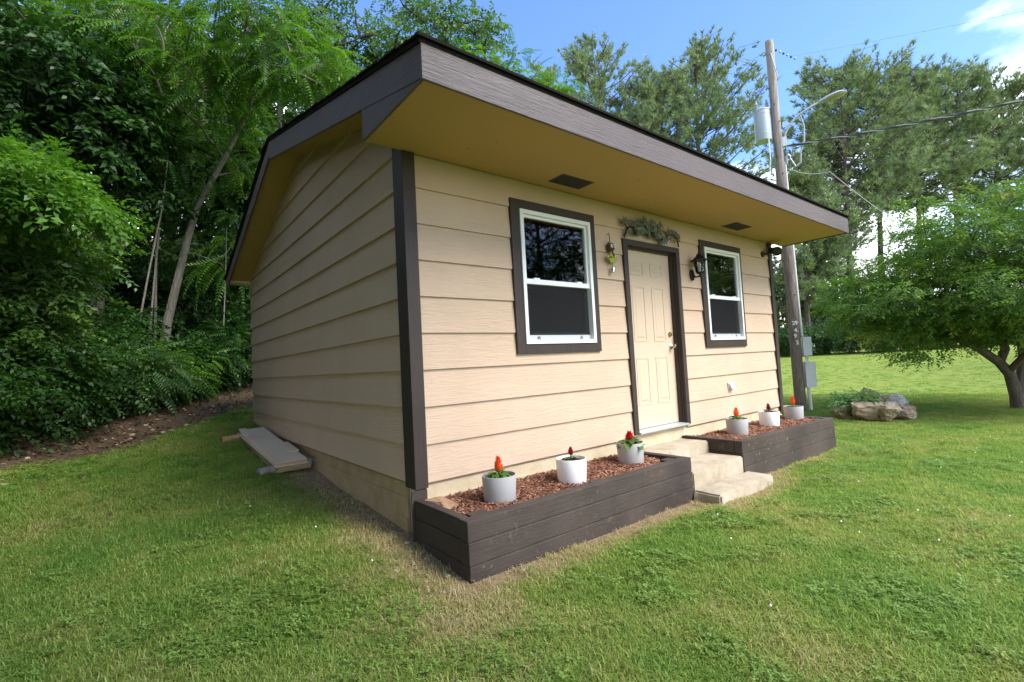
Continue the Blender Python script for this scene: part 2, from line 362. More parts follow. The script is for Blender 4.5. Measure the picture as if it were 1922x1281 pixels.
def groundmat():
    m, n, p = nodes('ground_surface')
    def at(name):
        a = N(n, 'ShaderNodeAttribute'); a.attribute_name = name; return a.outputs['Fac']
    v = coords(n)
    big = noise(n, v, 0.5, 4, 0.6); mid = noise(n, v, 3.5, 6, 0.65); fine = noise(n, v, 45, 6, 0.7)
    grass = cramp(n, mid, [(0.25, (0.075, 0.11, 0.022)), (0.5, (0.135, 0.16, 0.038)), (0.75, (0.22, 0.20, 0.08))])
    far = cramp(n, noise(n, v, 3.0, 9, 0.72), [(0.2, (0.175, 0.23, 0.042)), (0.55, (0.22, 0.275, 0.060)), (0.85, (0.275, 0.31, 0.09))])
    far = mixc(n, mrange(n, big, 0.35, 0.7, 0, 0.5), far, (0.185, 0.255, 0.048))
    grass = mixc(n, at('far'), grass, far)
    dirt = cramp(n, fine, [(0.2, (0.10, 0.065, 0.035)), (0.5, (0.24, 0.17, 0.095)), (0.8, (0.40, 0.31, 0.20))])
    lit = cramp(n, fine, [(0.2, (0.028, 0.021, 0.014)), (0.5, (0.085, 0.060, 0.038)), (0.8, (0.20, 0.155, 0.105))])
    c = mixc(n, at('bare'), grass, dirt); c = mixc(n, at('litter'), c, lit)
    n.links.new(c, p.inputs['Base Color']); p.inputs['Roughness'].default_value = 1.0; p.inputs['Specular IOR Level'].default_value = 0.1
    bump(n, p, fine, 0.4, 0.012); return m
M['ground'] = groundmat()
g = arr_obj('ground', np.stack([GX, GY, GZ], -1).reshape(-1, 3), GF, M['ground'], smooth=True); g['kind'] = 'structure'
rr = np.hypot(GX - CX, GY - CY)
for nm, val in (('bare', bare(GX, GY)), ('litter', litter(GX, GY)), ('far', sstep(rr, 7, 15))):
    a = g.data.attributes.new(nm, 'FLOAT', 'POINT'); a.data.foreach_set('value', np.asarray(val, np.float32).ravel())

# ------------------------------------------------------------------ the small house
W, D = 6.06, 6.0
SOF = 2.988
Z9, EXP = 0.477, 0.2812
RX0, RX1 = -0.345, 6.576
YF, ZF = -0.95, 3.215           # front roof edge
YR, ZR = 2.80, 4.14             # ridge
YB, ZB = 6.27, 3.055            # back roof edge
sF = (ZR - ZF) / (YR - YF); sB = (ZR - ZB) / (YB - YR)
def roof_z(y): return ZF + (y - YF) * sF if y <= YR else ZR - (y - YR) * sB
house = empty('house', (0, 0, 0), 'small tan lap-sided guest house with brown trim and deep front eave', 'house')

OPEN = [(1.05, 2.03, 1.465, 2.75), (2.575, 3.55, 0.30, 2.60), (4.14, 5.11, 1.47, 2.745)]   # holes in the front wall
fw = MB(); xs = [0.0] + [v for o in OPEN for v in o[:2]] + [W]
for i in range(0, 8, 2): fw.box(xs[i], xs[i + 1], 0.004, 0.11, Z9 - 0.02, 3.40)
for x0, x1, z0, z1 in OPEN:
    if z0 > Z9: fw.box(x0, x1, 0.004, 0.11, Z9 - 0.02, z0)
    fw.box(x0, x1, 0.004, 0.11, z1, 3.40)
wall_f = fw.build('wall', M['siding'], house)
def zsof(y): return roof_z(y) - 0.135
sw = MB(); sw.extrude([(0.004, 0.11, Z9 - .02), (0.004, D, Z9 - .02), (0.004, D, zsof(D)), (0.004, YR, zsof(YR)), (0.004, 0.11, zsof(0.11))], (0.1, 0, 0))
wall_l = sw.build('wall', M['siding'], house)
rw = MB(); rw.extrude([(W - 0.004, 0.11, Z9 - .02), (W - 0.004, D, Z9 - .02), (W - 0.004, D, zsof(D)), (W - 0.004, YR, zsof(YR)), (W - 0.004, 0.11, zsof(0.11))], (-0.1, 0, 0))
wall_r = rw.build('wall', M['siding'], house)
wall_b = MB().box(0.104, W - 0.104, D - 0.1, D - 0.002, Z9 - .02, zsof(D) - 0.01).build('wall', M['siding'], house)
floor = MB().box(0.104, W - 0.104, 0.11, D - 0.1, Z9 - 0.15, Z9 - 0.02).build('floor', M['dark'], house)
ceil = MB().box(0.104, W - 0.104, 0.112, D - 0.1, 2.95, 2.97).build('ceiling', M['dark'], house)

def front_board(x0, x1, z0, z1, bz0, bz1, mb):
    yo = lambda z: -0.0245 + 0.0165 * (z - bz0) / (bz1 - bz0)
    mb.hexa([(x0, yo(z0), z0), (x1, yo(z0), z0), (x1, 0.003, z0), (x0, 0.003, z0), (x0, yo(z1), z1), (x1, yo(z1), z1), (x1, 0.003, z1), (x0, 0.003, z1)])
fx0, fx1 = 0.045, W + 0.02
for i in range(9):
    z0 = Z9 + EXP * i; z1 = min(z0 + EXP - 0.0005, SOF)
    # contiguous runs: split the course at openings that cover its full height
    cuts = sorted([o for o in OPEN if o[2] <= z0 + 1e-3 and o[3] >= z1 - 1e-3])
    part = [o for o in OPEN if o not in cuts and o[2] < z1 and o[3] > z0]
    segs = []; x = fx0
    for o in cuts: segs.append((x, o[0])); x = o[1]
    segs.append((x, fx1))
    for a, b in segs:
        mb = MB(); x = a
        for o in sorted(p for p in part if a <= p[0] < b):
            front_board(x, o[0], z0, z1, z0, z0 + EXP, mb)
            if o[2] > z0: front_board(o[0], o[1], z0, o[2], z0, z0 + EXP, mb)
            if o[3] < z1: front_board(o[0], o[1], o[3], z1, z0, z0 + EXP, mb)
            x = o[1]
        front_board(x, b, z0, z1, z0, z0 + EXP, mb)
        mb.build('siding_board', M['siding'], wall_f)
joints = {4: [1.343, 5.00], 3: [1.34], 2: [1.969], 6: [1.338], 1: [5.06], 0: [3.4], 5: [3.2], 7: [2.6], 8: [4.0], 9: [1.9]}
for side, wl in ((-1, wall_l), (1, wall_r)):
    for i in range(14):
        z0 = Z9 + EXP * i; z1 = z0 + EXP - 0.0005
        def lim(z):
            lo, hi = 0.115, D
            if z > zsof(0.115): lo = YF + (z + 0.135 - ZF) / sF
            if z > zsof(D): hi = YR + (ZR - z - 0.135) / sB
            return lo, hi
        z1 = min(z1, ZR - 0.15)
        if z1 <= z0: break
        a0, b0 = lim(z0); a1, b1 = lim(z1)
        X = lambda z: (-0.032 + 0.024 * (z - z0) / EXP) if side < 0 else (W + 0.032 - 0.024 * (z - z0) / EXP)
        xb = 0.003 if side < 0 else W - 0.003
        ys = [0.0] + [(j - a0) / (b0 - a0) for j in joints.get(i, [])] + [1.0]
        for k in range(len(ys) - 1):
            t0, t1 = ys[k], ys[k + 1] - (0.0008 if k < len(ys) - 2 else 0)
            p = lambda t, z: (a0 + (b0 - a0) * t, z) if z == z0 else (a1 + (b1 - a1) * t, z)
            q = [p(t0, z0), p(t1, z0), p(t1, z1), p(t0, z1)]
            mb = MB(); mb.hexa([(X(z0), q[0][0], z0), (xb, q[0][0], z0), (xb, q[1][0], z0), (X(z0), q[1][0], z0), (X(z1), q[3][0], z1), (xb, q[3][0], z1), (xb, q[2][0], z1), (X(z1), q[2][0], z1)])
            mb.build('siding_board', M['siding'], wl)
# foundation
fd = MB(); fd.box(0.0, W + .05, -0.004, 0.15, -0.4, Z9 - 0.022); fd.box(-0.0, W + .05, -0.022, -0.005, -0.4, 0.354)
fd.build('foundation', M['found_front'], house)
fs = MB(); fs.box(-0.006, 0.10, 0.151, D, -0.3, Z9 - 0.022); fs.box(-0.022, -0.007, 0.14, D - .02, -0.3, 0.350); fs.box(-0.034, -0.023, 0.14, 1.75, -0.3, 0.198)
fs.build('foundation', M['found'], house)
# corner boards
MB().box(-0.044, 0.062, -0.044, -0.029, 0.445, SOF - .002).build('corner_board', M['trim'], house, 0.003)
MB().box(-0.044, -0.035, -0.0285, 0.125, 0.445, SOF + .16).build('corner_board', M['trim'], house, 0.002)
MB().box(-0.024, 0.05, -0.022, -0.006, 0.36, 0.46).build('corner_block', M['trim'], house, 0.002)
MB().box(W - 0.01, W + 0.085, -0.044, -0.029, 0.40, SOF - .002).build('corner_board', M['trim'], house, 0.003)
MB().box(W + 0.0355, W + 0.085, -0.0285, 0.10, 0.40, SOF).build('corner_board', M['trim'], house, 0.002)
# soffit, fascia, rakes, roof
MB().box(RX0 + 0.02, RX1 - 0.02, -0.928, -0.0245, SOF, SOF + 0.012).build('soffit', M['soffit'], house)
MB().box(RX0, RX1, -0.95, -0.929, SOF - 0.012, ZF - 0.028).build('fascia', M['fascia'], house, 0.003)
def rake_panel(name, x0, x1, ya, yb, up, dn, mat, par_=house, bev=0.0):
    mb = MB(); za, zb = roof_z(ya), roof_z(yb)
    mb.hexa([(x0, ya, za - dn), (x1, ya, za - dn), (x1, yb, zb - dn), (x0, yb, zb - dn), (x0, ya, za - up), (x1, ya, za - up), (x1, yb, zb - up), (x0, yb, zb - up)])
    return mb.build(name, mat, par_, bev)
for x0, x1 in ((RX0, RX0 + 0.02), (RX1 - 0.02, RX1)):
    rake_panel('rake_board', x0, x1, -0.928, YR, 0.03, 0.235, M['rake'])
    rake_panel('rake_board', x0, x1, YR, YB - 0.01, 0.03, 0.20, M['rake'])
    mb = MB(); mb.extrude([(x0 + .003, -0.928, SOF - 0.012), (x0 + .003, -0.045, SOF - 0.012), (x0 + .003, -0.045, roof_z(-0.045) - 0.2352), (x0 + .003, -0.92, roof_z(-0.928) - 0.2352)], (0.016, 0, 0))
    mb.build('eave_return', M['rake'], house)
for x0, x1 in ((RX0 + 0.021, 0.002), (W - 0.002, RX1 - 0.021)):
    rake_panel('rake_soffit', x0, x1, -0.0445, YR, 0.12, 0.135, M['soffit']); rake_panel('rake_soffit', x0, x1, YR, YB - 0.15, 0.12, 0.135, M['soffit'])
    MB().box(x0, x1, D + .008, YB - 0.02, 2.965, roof_z(YB) - 0.02).build('eave_box', M['door'], house)
for zx in ((-0.026, W + 0.026),):
    MB().box(-0.027, W + 0.027, D + .006, YB - 0.03, 2.985, 2.995).build('soffit', M['soffit'], house)
mb = MB(); th = 0.028
mb.extrude([(RX0 - 0.012, YF, ZF - th), (RX0 - 0.012, YR, ZR - th), (RX0 - 0.012, YB, ZB - th), (RX0 - 0.012, YB, ZB), (RX0 - 0.012, YR, ZR), (RX0 - 0.012, YF, ZF)], (RX1 - RX0 + 0.024, 0, 0))
roof = mb.build('roof', M['shingle'], house)
for sgn, (ya, za, yb, zb), cnt in ((1, (YF - 0.02, ZF - .005, YR, ZR), 27), (-1, (YB + 0.02, ZB - .005, YR, ZR), 25)):
    for k in range(cnt):
        t0, t1 = k / cnt, min((k + 1.25) / cnt, 1.0)
        y0, y1 = ya + (yb - ya) * t0, ya + (yb - ya) * t1; z0, z1 = za + (zb - za) * t0, za + (zb - za) * t1
        e0 = RX0 - 0.022 - random.uniform(0, 0.012); e1 = RX1 + 0.02
        h0, h1 = 0.022, 0.006
        MB().hexa([(e0, y0, z0 + .003), (e1, y0, z0 + .003), (e1, y1, z1 + .002), (e0, y1, z1 + .002), (e0, y0, z0 + h0), (e1, y0, z0 + h0), (e1, y1, z1 + h1), (e0, y1, z1 + h1)]).build('shingle_course', M['shingle'], roof)
for x0, x1, y0, y1 in ((1.363, 1.768, -0.345, -0.143), (4.425, 4.86, -0.36, -0.155)):
    mb = MB(); mb.box(x0, x1, y0, y1, SOF - 0.004, SOF - 0.001)
    v = mb.build('soffit_vent', M['vent'], house)
    lv = MB()
    for k in range(7):
        yy = y0 + (y1 - y0) * (k + 0.8) / 8.6; lv.box(x0 + .03, x1 - .03, yy, yy + 0.012, SOF - 0.009, SOF - 0.0045)
    lv.build('louver', M['vent'], v)
sf = [o for o in house.children if o.name == 'soffit'][0]; mb = MB()
for k in range(26):
    x_, y_ = random.uniform(0.0, 6.2), random.uniform(-.88, -.08); q_ = random.choice([.003, .004, .004, .007]); mb.lathe([(q_, 0.0), (q_ * .8, -.003), (0, -.004)], (x_, y_, SOF + .0005), 6)
mb.build('nail_heads', M['vent'], sf)
# windows
def window(x0, x1, z0, z1, tx0, tx1, tz0, tz1):
    fr = MB(); t = 0.036; yf, yb = -0.052, 0.07
    fr.box(x0, x0 + t, yf, yb, z0, z1); fr.box(x1 - t, x1, yf, yb, z0, z1); fr.box(x0 + t, x1 - t, yf, yb, z0, z0 + t); fr.box(x0 + t, x1 - t, yf, yb, z1 - t, z1)
    f = fr.build('window', M['vinyl'], house)
    cs = MB(); cy0, cy1 = -0.041, -0.006
    cs.box(tx0, x0 - .001, cy0, cy1, tz0, tz1); cs.box(x1 + .001, tx1, cy0, cy1, tz0, tz1)
    cs.box(x0 - .001, x1 + .001, cy0, cy1, tz0, z0 - .001); cs.box(x0 - .001, x1 + .001, cy0, cy1, z1 + .001, tz1)
    cs.build('casing', M['trim'], f)
    a, b = x0 + t, x1 - t; zm = z0 + (z1 - z0) * 0.485
    up = MB(); s = 0.026      # upper sash sits outside
    up.box(a, a + s, -0.026, 0.005, zm, z1 - t); up.box(b - s, b, -0.026, 0.005, zm, z1 - t); up.box(a + s, b - s, -0.026, 0.005, z1 - t - s, z1 - t); up.box(a, b, -0.032, 0.006, zm - 0.045, zm)
    up.build('sash', M['vinyl'], f)
    lo = MB(); s = 0.042
    lo.box(a, a + s, 0.010, 0.045, z0 + t, zm - .046); lo.box(b - s, b, 0.010, 0.045, z0 + t, zm - .046); lo.box(a + s, b - s, 0.010, 0.045, z0 + t, z0 + t + 0.07); lo.box(a + s, b - s, 0.010, 0.045, zm - 0.075, zm - .046)
    lo.build('sash', M['alum'], f)
    MB().box(a + .024, b - .024, -0.010, -0.006, zm - .002, z1 - t - .02).build('pane', M['glass'], f)
    MB().box(a + .04, b - .04, 0.024, 0.028, z0 + t + .06, zm - .06).build('pane', M['glass'], f)
    MB().box(a + .012, b - .012, -0.004, -0.002, z0 + t + .045, zm - .05).build('insect_screen', M['screen'], f)
    sb = MB(); sb.box(a, b, -0.010, 0.004, z0 + t, z0 + t + 0.045); sb.build('screen_rail', M['alum'], f)
    for k in (0.17, 0.83):
        xx = a + (b - a) * k; lt = MB()
        lt.tube([(xx - .012, -0.014, z0 + t + .004), (xx - .010, -0.018, z0 + t + .024), (xx, -0.018, z0 + t + .034), (xx + .010, -0.018, z0 + t + .024), (xx + .012, -0.014, z0 + t + .004)], 0.003, 5)
        lt.build('latch', M['black'], f)
        MB().box(xx - .035, xx + .035, -0.0335, -0.005, zm + .0005, zm + .012).build('sash_lock', M['vinyl'], f)
    # curtain hung inside on the right
    cu = MB(); n = 16; pts = [(b - 0.16 + 0.155 * k / n, 0.12 + 0.018 * math.sin(k * 1.9), 0) for k in range(n + 1)]
    for k in range(n): cu.poly([(pts[k][0], pts[k][1], z0 + .05), (pts[k + 1][0], pts[k + 1][1], z0 + .05), (pts[k + 1][0], pts[k + 1][1], z1 - .03), (pts[k][0], pts[k][1], z1 - .03)])
    cu.build('curtain', M['farwall'], f)
window(1.084, 2.003, 1.4985, 2.7175, 0.987, 2.079, 1.412, 2.804)
window(4.168, 5.081, 1.503, 2.7135, 4.078, 5.140, 1.408, 2.799)
# door
dx0, dx1, dz0, dz1, dy = 2.605, 3.512, 0.537, 2.557, 0.06
door = MB().box(dx0, dx1, dy, dy + 0.044, dz0, dz1).build('door', M['door'], house)
cols = ((2.755, 2.985), (3.118, 3.352)); rows = ((0.79, 1.326), (1.505, 2.14), (2.262, 2.42))
for cx0, cx1 in cols:
    for rz0, rz1 in rows:
        pn = MB()
        # moulded frame groove and raised field
        for (a, b, c, d) in ((cx0, cx1, rz0, rz0 + .016), (cx0, cx1, rz1 - .016, rz1), (cx0, cx0 + .016, rz0 + .016, rz1 - .016), (cx1 - .016, cx1, rz0 + .016, rz1 - .016)):
            pn.box(a, b, dy - 0.0045, dy - 0.0005, c, d)
        i = 0.04
        P = [(cx0 + i, dy - .0005, rz0 + i), (cx1 - i, dy - .0005, rz0 + i), (cx1 - i, dy - .0005, rz1 - i), (cx0 + i, dy - .0005, rz1 - i)]
        j = 0.062
        Q = [(cx0 + j, dy - .0055, rz0 + j), (cx1 - j, dy - .0055, rz0 + j), (cx1 - j, dy - .0055, rz1 - j), (cx0 + j, dy - .0055, rz1 - j)]
        for k in range(4): pn.poly([P[k], P[(k + 1) % 4], Q[(k + 1) % 4], Q[k]])
        pn.poly(Q); pn.build('panel', M['door'], door)
kn = MB(); kn.lathe([(0.0, 0), (0.034, 0.0), (0.033, -0.008), (0.020, -0.016), (0.011, -0.022), (0.011, -0.035), (0.022, -0.042), (0.027, -0.055), (0.022, -0.067), (0.0, -0.070)], (3.440, dy, 1.443), 18, 'y')
kn.build('knob', M['nickel'], door, smooth=True)
db = MB(); db.lathe([(0.0, 0), (0.031, 0.0), (0.030, -0.012), (0.020, -0.022), (0.0, -0.023)], (3.428, dy, 1.585), 18, 'y'); db.build('deadbolt', M['brass'], door, smooth=True)
df = MB(); cy0, cy1 = -0.042, -0.006
df.box(2.530, 2.600, cy0, cy1, 0.505, 2.627); df.box(3.525, 3.594, cy0, cy1, 0.505, 2.627); df.box(2.600, 3.525, cy0, cy1, 2.565, 2.627)
df.box(2.578, 2.603, cy1 + .001, 0.108, 0.505, 2.58); df.box(3.514, 3.548, cy1 + .001, 0.108, 0.505, 2.58); df.box(2.603, 3.514, cy1 + .001, 0.108, 2.559, 2.58)
df.box(3.500, 3.5135, 0.02, dy - .002, 0.54, 2.558); df.box(2.604, 3.499, 0.02, dy - .002, 2.545, 2.5585)
df.build('door_frame', M['trim'], house)
MB().hexa([(2.601, -0.062, .505), (3.524, -0.062, .505), (3.524, 0.10, .505), (2.601, 0.10, .505), (2.601, -0.062, .520), (3.524, -0.062, .520), (3.524, 0.10, .533), (2.601, 0.10, .533)]).build('threshold', M['alum'], house)
MB().box(2.56, 3.56, 0.0, 0.15, 0.30, 0.503).build('foundation', M['found_front'], house)

# ------------------------------------------------------------------ fittings on the front wall
o = empty('wall_outlet', (4.617, -0.02, 0.883), 'small grey weatherproof outlet cover low on the front wall', 'outlet cover')
MB().box(4.555, 4.678, -0.032, -0.017, 0.835, 0.928).build('cover_plate', M['alum'], o, 0.004)
mb = MB(); mb.hexa([(4.572, -0.075, .845), (4.662, -0.075, .845), (4.662, -0.032, .845), (4.572, -0.032, .845), (4.572, -0.045, .918), (4.662, -0.045, .918), (4.662, -0.032, .918), (4.572, -0.032, .918)])
mb.build('hood', M['boxgrey'], o, 0.004)

lx, ly = 3.875, -0.135
ln = empty('wall_lantern', (lx, -0.02, 2.32), 'black coach lantern with clear glass beside the door', 'lantern')
mb = MB(); mb.lathe([(0.0, 0.0), (0.052, 0.0), (0.050, -0.012), (0.030, -0.022), (0.016, -0.03), (0.0, -0.031)], (0, 0, 0), 20, 'y')
mb.v = [(lx + x, -0.02 + y, 2.322 + z * 1.4) for x, y, z in mb.v]; mb.build('back_plate', M['black'], ln, smooth=True)
MB().tube([(lx, -0.04, 2.315), (lx, -0.075, 2.290), (lx, -0.115, 2.290), (lx, ly, 2.312)], [0.013, 0.010, 0.010, 0.012], 8).build('arm', M['black'], ln)
mb = MB(); mb.lathe([(0.0, -0.055), (0.008, -0.05), (0.010, -0.03), (0.006, -0.02), (0.016, -0.006), (0.040, 0.0), (0.046, 0.012), (0.046, 0.020), (0.0, 0.022)], (lx, ly, 2.322), 12); mb.build('base_cup', M['black'], ln)
mb = MB(); mb.lathe([(0.045, 0.0), (0.068, 0.145)], (lx, ly, 2.342), 6); mb.f = [f for f in mb.f if len(f) == 4]; mb.build('glass_shade', M['lampglass'], ln)
cg = MB()
for k in range(6):
    a = math.pi / 3 * k; cg.tube([(lx + .046 * math.cos(a), ly + .046 * math.sin(a), 2.342), (lx + .070 * math.cos(a), ly + .070 * math.sin(a), 2.489)], 0.0045, 4)
cg.build('cage', M['black'], ln)
MB().lathe([(0.0, -0.004), (0.098, -0.004), (0.100, 0.004), (0.078, 0.012), (0.060, 0.035), (0.036, 0.058), (0.030, 0.075), (0.012, 0.080), (0.014, 0.098), (0.006, 0.106), (0.008, 0.116), (0.0, 0.142)], (lx, ly, 2.489), 12).build('cap', M['black'], ln)
MB().lathe([(0.0, 0.0), (0.012, 0.0), (0.012, 0.05), (0.017, 0.07), (0.017, 0.095), (0.0, 0.12)], (lx, ly, 2.344), 10).build('bulb', M['white'], ln, smooth=True)

fl = empty('floodlight', (5.86, -0.02, 2.785), 'black security floodlight under the right end of the eave', 'floodlight')
mb = MB(); mb.lathe([(0, 0), (0.048, 0), (0.046, -0.015), (0.02, -0.03), (0, -0.031)], (5.86, -0.02, 2.787), 16, 'y'); mb.build('mount', M['black'], fl)
MB().tube([(5.86, -0.045, 2.787), (5.92, -0.08, 2.790), (6.00, -0.11, 2.800)], 0.014, 8).build('arm', M['black'], fl)
mb = MB(); mb.lathe([(0.0, -0.10), (0.035, -0.095), (0.046, -0.05), (0.052, 0.02), (0.068, 0.07), (0.070, 0.115), (0.055, 0.118), (0.0, 0.105)], (6.02, -0.13, 2.84), 16, 'x'); mb.build('lamp_head', M['black'], fl, smooth=True)

wc = empty('wind_chime', (2.28, -0.06, 2.63), 'small metal owl wind chime with yellow leaves and bell', 'wind chime')
MB().tube([(2.29, -0.022, 2.640), (2.285, -0.055, 2.640), (2.285, -0.058, 2.61), (2.287, -0.058, 2.53)], 0.004, 5).build('hook', M['vstem'], wc)
mb = MB(); mb.lathe([(0.0, -0.048), (0.03, -0.04), (0.047, -0.012), (0.048, 0.012), (0.036, 0.036), (0.0, 0.05)], (2.295, -0.055, 2.492), 14); ow = mb.build('owl_head', M['owl'], wc, smooth=True)
for s in (-1, 1):
    e = MB(); e.lathe([(0.0, -0.012), (0.016, -0.010), (0.020, 0.0)], (2.289 + s * .021, -0.094, 2.499), 12, 'y'); e.build('eye', M['white'], ow, smooth=True)
    MB().lathe([(0.0, -0.006), (0.008, -0.004), (0.008, 0.0)], (2.288 + s * .018, -0.103, 2.499), 8, 'y').build('pupil', M['black'], ow)
    MB().lathe([(0.012, 0), (0.0, 0.03)], (2.295 + s * .03, -0.055, 2.528), 5).build('ear', M['owl'], ow)
MB().tube([(2.270, -0.06, 2.445), (2.262, -0.06, 2.42), (2.268, -0.06, 2.39)], 0.004, 5).build('wire', M['vstem'], wc)
MB().tube([(2.318, -0.06, 2.448), (2.335, -0.06, 2.42), (2.332, -0.06, 2.385)], [0.008, 0.014, 0.008], 6).build('wing', M['owl'], wc)
for k in range(11):
    a = k * 2.4; cx, cz = 2.30 + 0.055 * math.cos(a) * (0.5 + k / 14), 2.372 + 0.03 * math.sin(a) * (0.5 + k / 14)
    d = Vector((math.cos(a), 0, math.sin(a) * 0.7)); nrm = Vector((0, -1, 0)); u = d.cross(nrm).normalized()
    c = Vector((cx, -0.06 - 0.02 * ((k * 7) % 5) / 5, cz))
    MB().extrude([c - d * .03, c + u * .022 - d * .005, c + d * .014 + u * .012, c + d * .036, c + d * .014 - u * .012, c - u * .022 - d * .005], (0, 0.0025, 0)).build('leaf', M['yellow'], wc)
MB().tube([(2.305, -0.06, 2.36), (2.306, -0.06, 2.28)], 0.003, 5).build('cord', M['vstem'], wc)
MB().lathe([(0.0, 0.028), (0.014, 0.026), (0.021, 0.012), (0.023, -0.03), (0.021, -0.03), (0.0, 0.015)], (2.306, -0.06, 2.262), 14).build('bell', M['nickel'], wc, smooth=True)

vn = empty('metal_vine', (3.05, -0.03, 2.63), 'dark green metal grapevine arch mounted over the door', 'wall ornament')
VY = -0.05
stem_paths = [[(2.541, 2.630), (2.575, 2.71), (2.64, 2.765), (2.70, 2.77), (2.80, 2.735), (2.90, 2.722), (3.00, 2.712), (3.09, 2.722), (3.15, 2.77), (3.19, 2.83)],
              [(3.575, 2.640), (3.545, 2.73), (3.50, 2.785), (3.42, 2.775), (3.33, 2.735), (3.25, 2.70), (3.17, 2.69), (3.10, 2.72)],
              [(2.60, 2.745), (2.56, 2.775), (2.53, 2.80)], [(2.70, 2.77), (2.80, 2.80), (2.92, 2.81), (3.02, 2.775), (3.06, 2.72)], [(3.20, 2.695), (3.215, 2.66), (3.205, 2.64)],
              [(3.02, 2.78), (3.03, 2.83), (3.04, 2.87)], [(2.86, 2.80), (2.88, 2.85), (2.93, 2.88)]]
for q in stem_paths:
    MB().tube([(x, VY - 0.008 * math.sin(i * 1.7), z) for i, (x, z) in enumerate(q)], [0.0095] * (len(q) - 1) + [0.005], 6).build('stem', M['vstem'], vn)
lobes = [(0.0, 0.2), (0.28, 0.42), (0.5, 0.12), (0.55, 0.62), (0.32, 0.5), (0.42, 0.9), (0.16, 0.72), (0.0, 1.08)]
lobes = lobes + [(-x, y) for x, y in reversed(lobes[1:-1])]
random.seed(11)
for (x, z, s, a) in [(2.545, 2.80, .10, 1.9), (2.60, 2.70, .085, -1.2), (2.67, 2.795, .09, .6), (2.745, 2.735, .10, -2.2), (2.79, 2.81, .10, .9), (2.84, 2.735, .10, -1.0), (2.885, 2.86, .105, 1.4), (2.95, 2.79, .10, .2),
                     (2.985, 2.72, .09, -1.8), (3.03, 2.85, .085, 1.6), (3.055, 2.755, .10, -.4), (3.13, 2.80, .09, 1.2), (3.19, 2.845, .095, 1.9), (3.175, 2.755, .09, -.8), (3.255, 2.70, .125, -1.7), (3.345, 2.79, .10, 1.2),
                     (3.37, 2.72, .085, -1.4), (3.44, 2.79, .085, .8), (3.505, 2.775, .085, 1.1), (3.545, 2.735, .085, -.6), (3.20, 2.655, .05, -1.5), (3.13, 2.71, .07, -2.4)]:
    s *= 1.2; ca, sa = math.cos(a - math.pi / 2), math.sin(a - math.pi / 2); tilt = random.uniform(-.35, .35); pts = []
    for px, py in lobes:
        u = (px) * s * 0.95; v = (py - 0.45) * s
        pts.append((x + u * ca - v * sa, VY - 0.018 - tilt * u - 0.25 * abs(u), z + u * sa + v * ca))
    ctr = (x, VY - 0.026, z); lf = MB()
    for i in range(len(pts)): lf.poly([ctr, pts[i], pts[(i + 1) % len(pts)]])
    lf.build('leaf', M['verdigris'], vn)
for gx_, gz_ in ((3.03, 2.74), (2.70, 2.72)):
    gr = MB()
    for k in range(9): gr.lathe([(0, -.013), (.011, -.006), (.013, 0), (.011, .006), (0, .013)], (gx_ + .018 * ((k % 3) - 1), VY - .03, gz_ - .02 * (k // 3)), 7)
    gr.build('grapes', M['vstem'], vn, smooth=True)

# ------------------------------------------------------------------ steps and planters
st = empty('concrete_steps', (2.95, -0.6, 0), 'three worn concrete steps leading up to the door', 'steps')
def slab(x0, x1, y0, y1, z0, z1, name, mat, par_, bev=0.02, jit=0.008):
    m_ = MB().box(x0, x1, y0, y1, z0, z1); me = m_.build(name, mat, par_)
    bm = bmesh.new(); bm.from_mesh(me.data); bmesh.ops.subdivide_edges(bm, edges=bm.edges[:], cuts=5, use_grid_fill=True)
    for v in bm.verts:
        n_ = (float(vnoise(v.co.x * 3 + v.co.z * 5, v.co.y * 3, 2.0, 21)) - .5) * 2
        v.co += Vector((n_ * jit, n_ * jit * 0.9, n_ * jit * 0.6))
    es = [e for e in bm.edges if len(e.link_faces) == 2 and e.calc_face_angle(0) > 0.7]
    bmesh.ops.bevel(bm, geom=es, offset=bev, segments=2, affect='EDGES', clamp_overlap=True)
    for f in bm.faces: f.smooth = True
    bm.to_mesh(me.data); bm.free(); me.data.set_sharp_from_angle(angle=R(50)); return me
slab(2.44, 3.54, -0.36, -0.026, -0.1, 0.357, 'step', M['step'], st, 0.012, 0.004)
slab(2.425, 3.375, -0.752, -0.361, -0.1, 0.233, 'step', M['step'], st, 0.012, 0.005)
slab(2.405, 3.435, -1.02, -0.753, -0.15, 0.078, 'step', M['step'], st, 0.016, 0.012)

def timber(x0, x1, y0, y1, z0, z1, mat, par_, dz=0.0):
    """one timber; dz lowers its right end"""
    mb = MB(); mb.hexa([(x0, y0, z0), (x1, y0, z0 - dz), (x1, y1, z0 - dz), (x0, y1, z0), (x0, y0, z1), (x1, y0, z1 - dz), (x1, y1, z1 - dz), (x0, y1, z1)])
    return mb.build('timber', mat, par_, 0.007)
p1 = empty('planter_box', (1.2, -0.4, 0), 'long dark brown timber planter left of the steps', 'planter', 'timber planters along the front wall')
T = 0.085
for z0, z1, ex in ((0.245, 0.376, 0.0), (0.105, 0.2435, 0.006), (-0.16, 0.1035, 0.010)):
    timber(-0.058, 2.418, -0.745 - ex, -0.745 + T, z0, z1, M['timber'], p1)
    timber(-0.055 - ex * .5, -0.055 + T * .75, -0.745 + T + 0.002, -0.04, z0 + 0.004, z1 + 0.002, M['timber'], p1)
    timber(2.418 - T, 2.416, -0.745 + T + 0.002, -0.03, z0, z1, M['timber'], p1)
timber(-0.075, 0.055, -0.037, -0.024, -0.1, 0.44, M['timber'], p1)
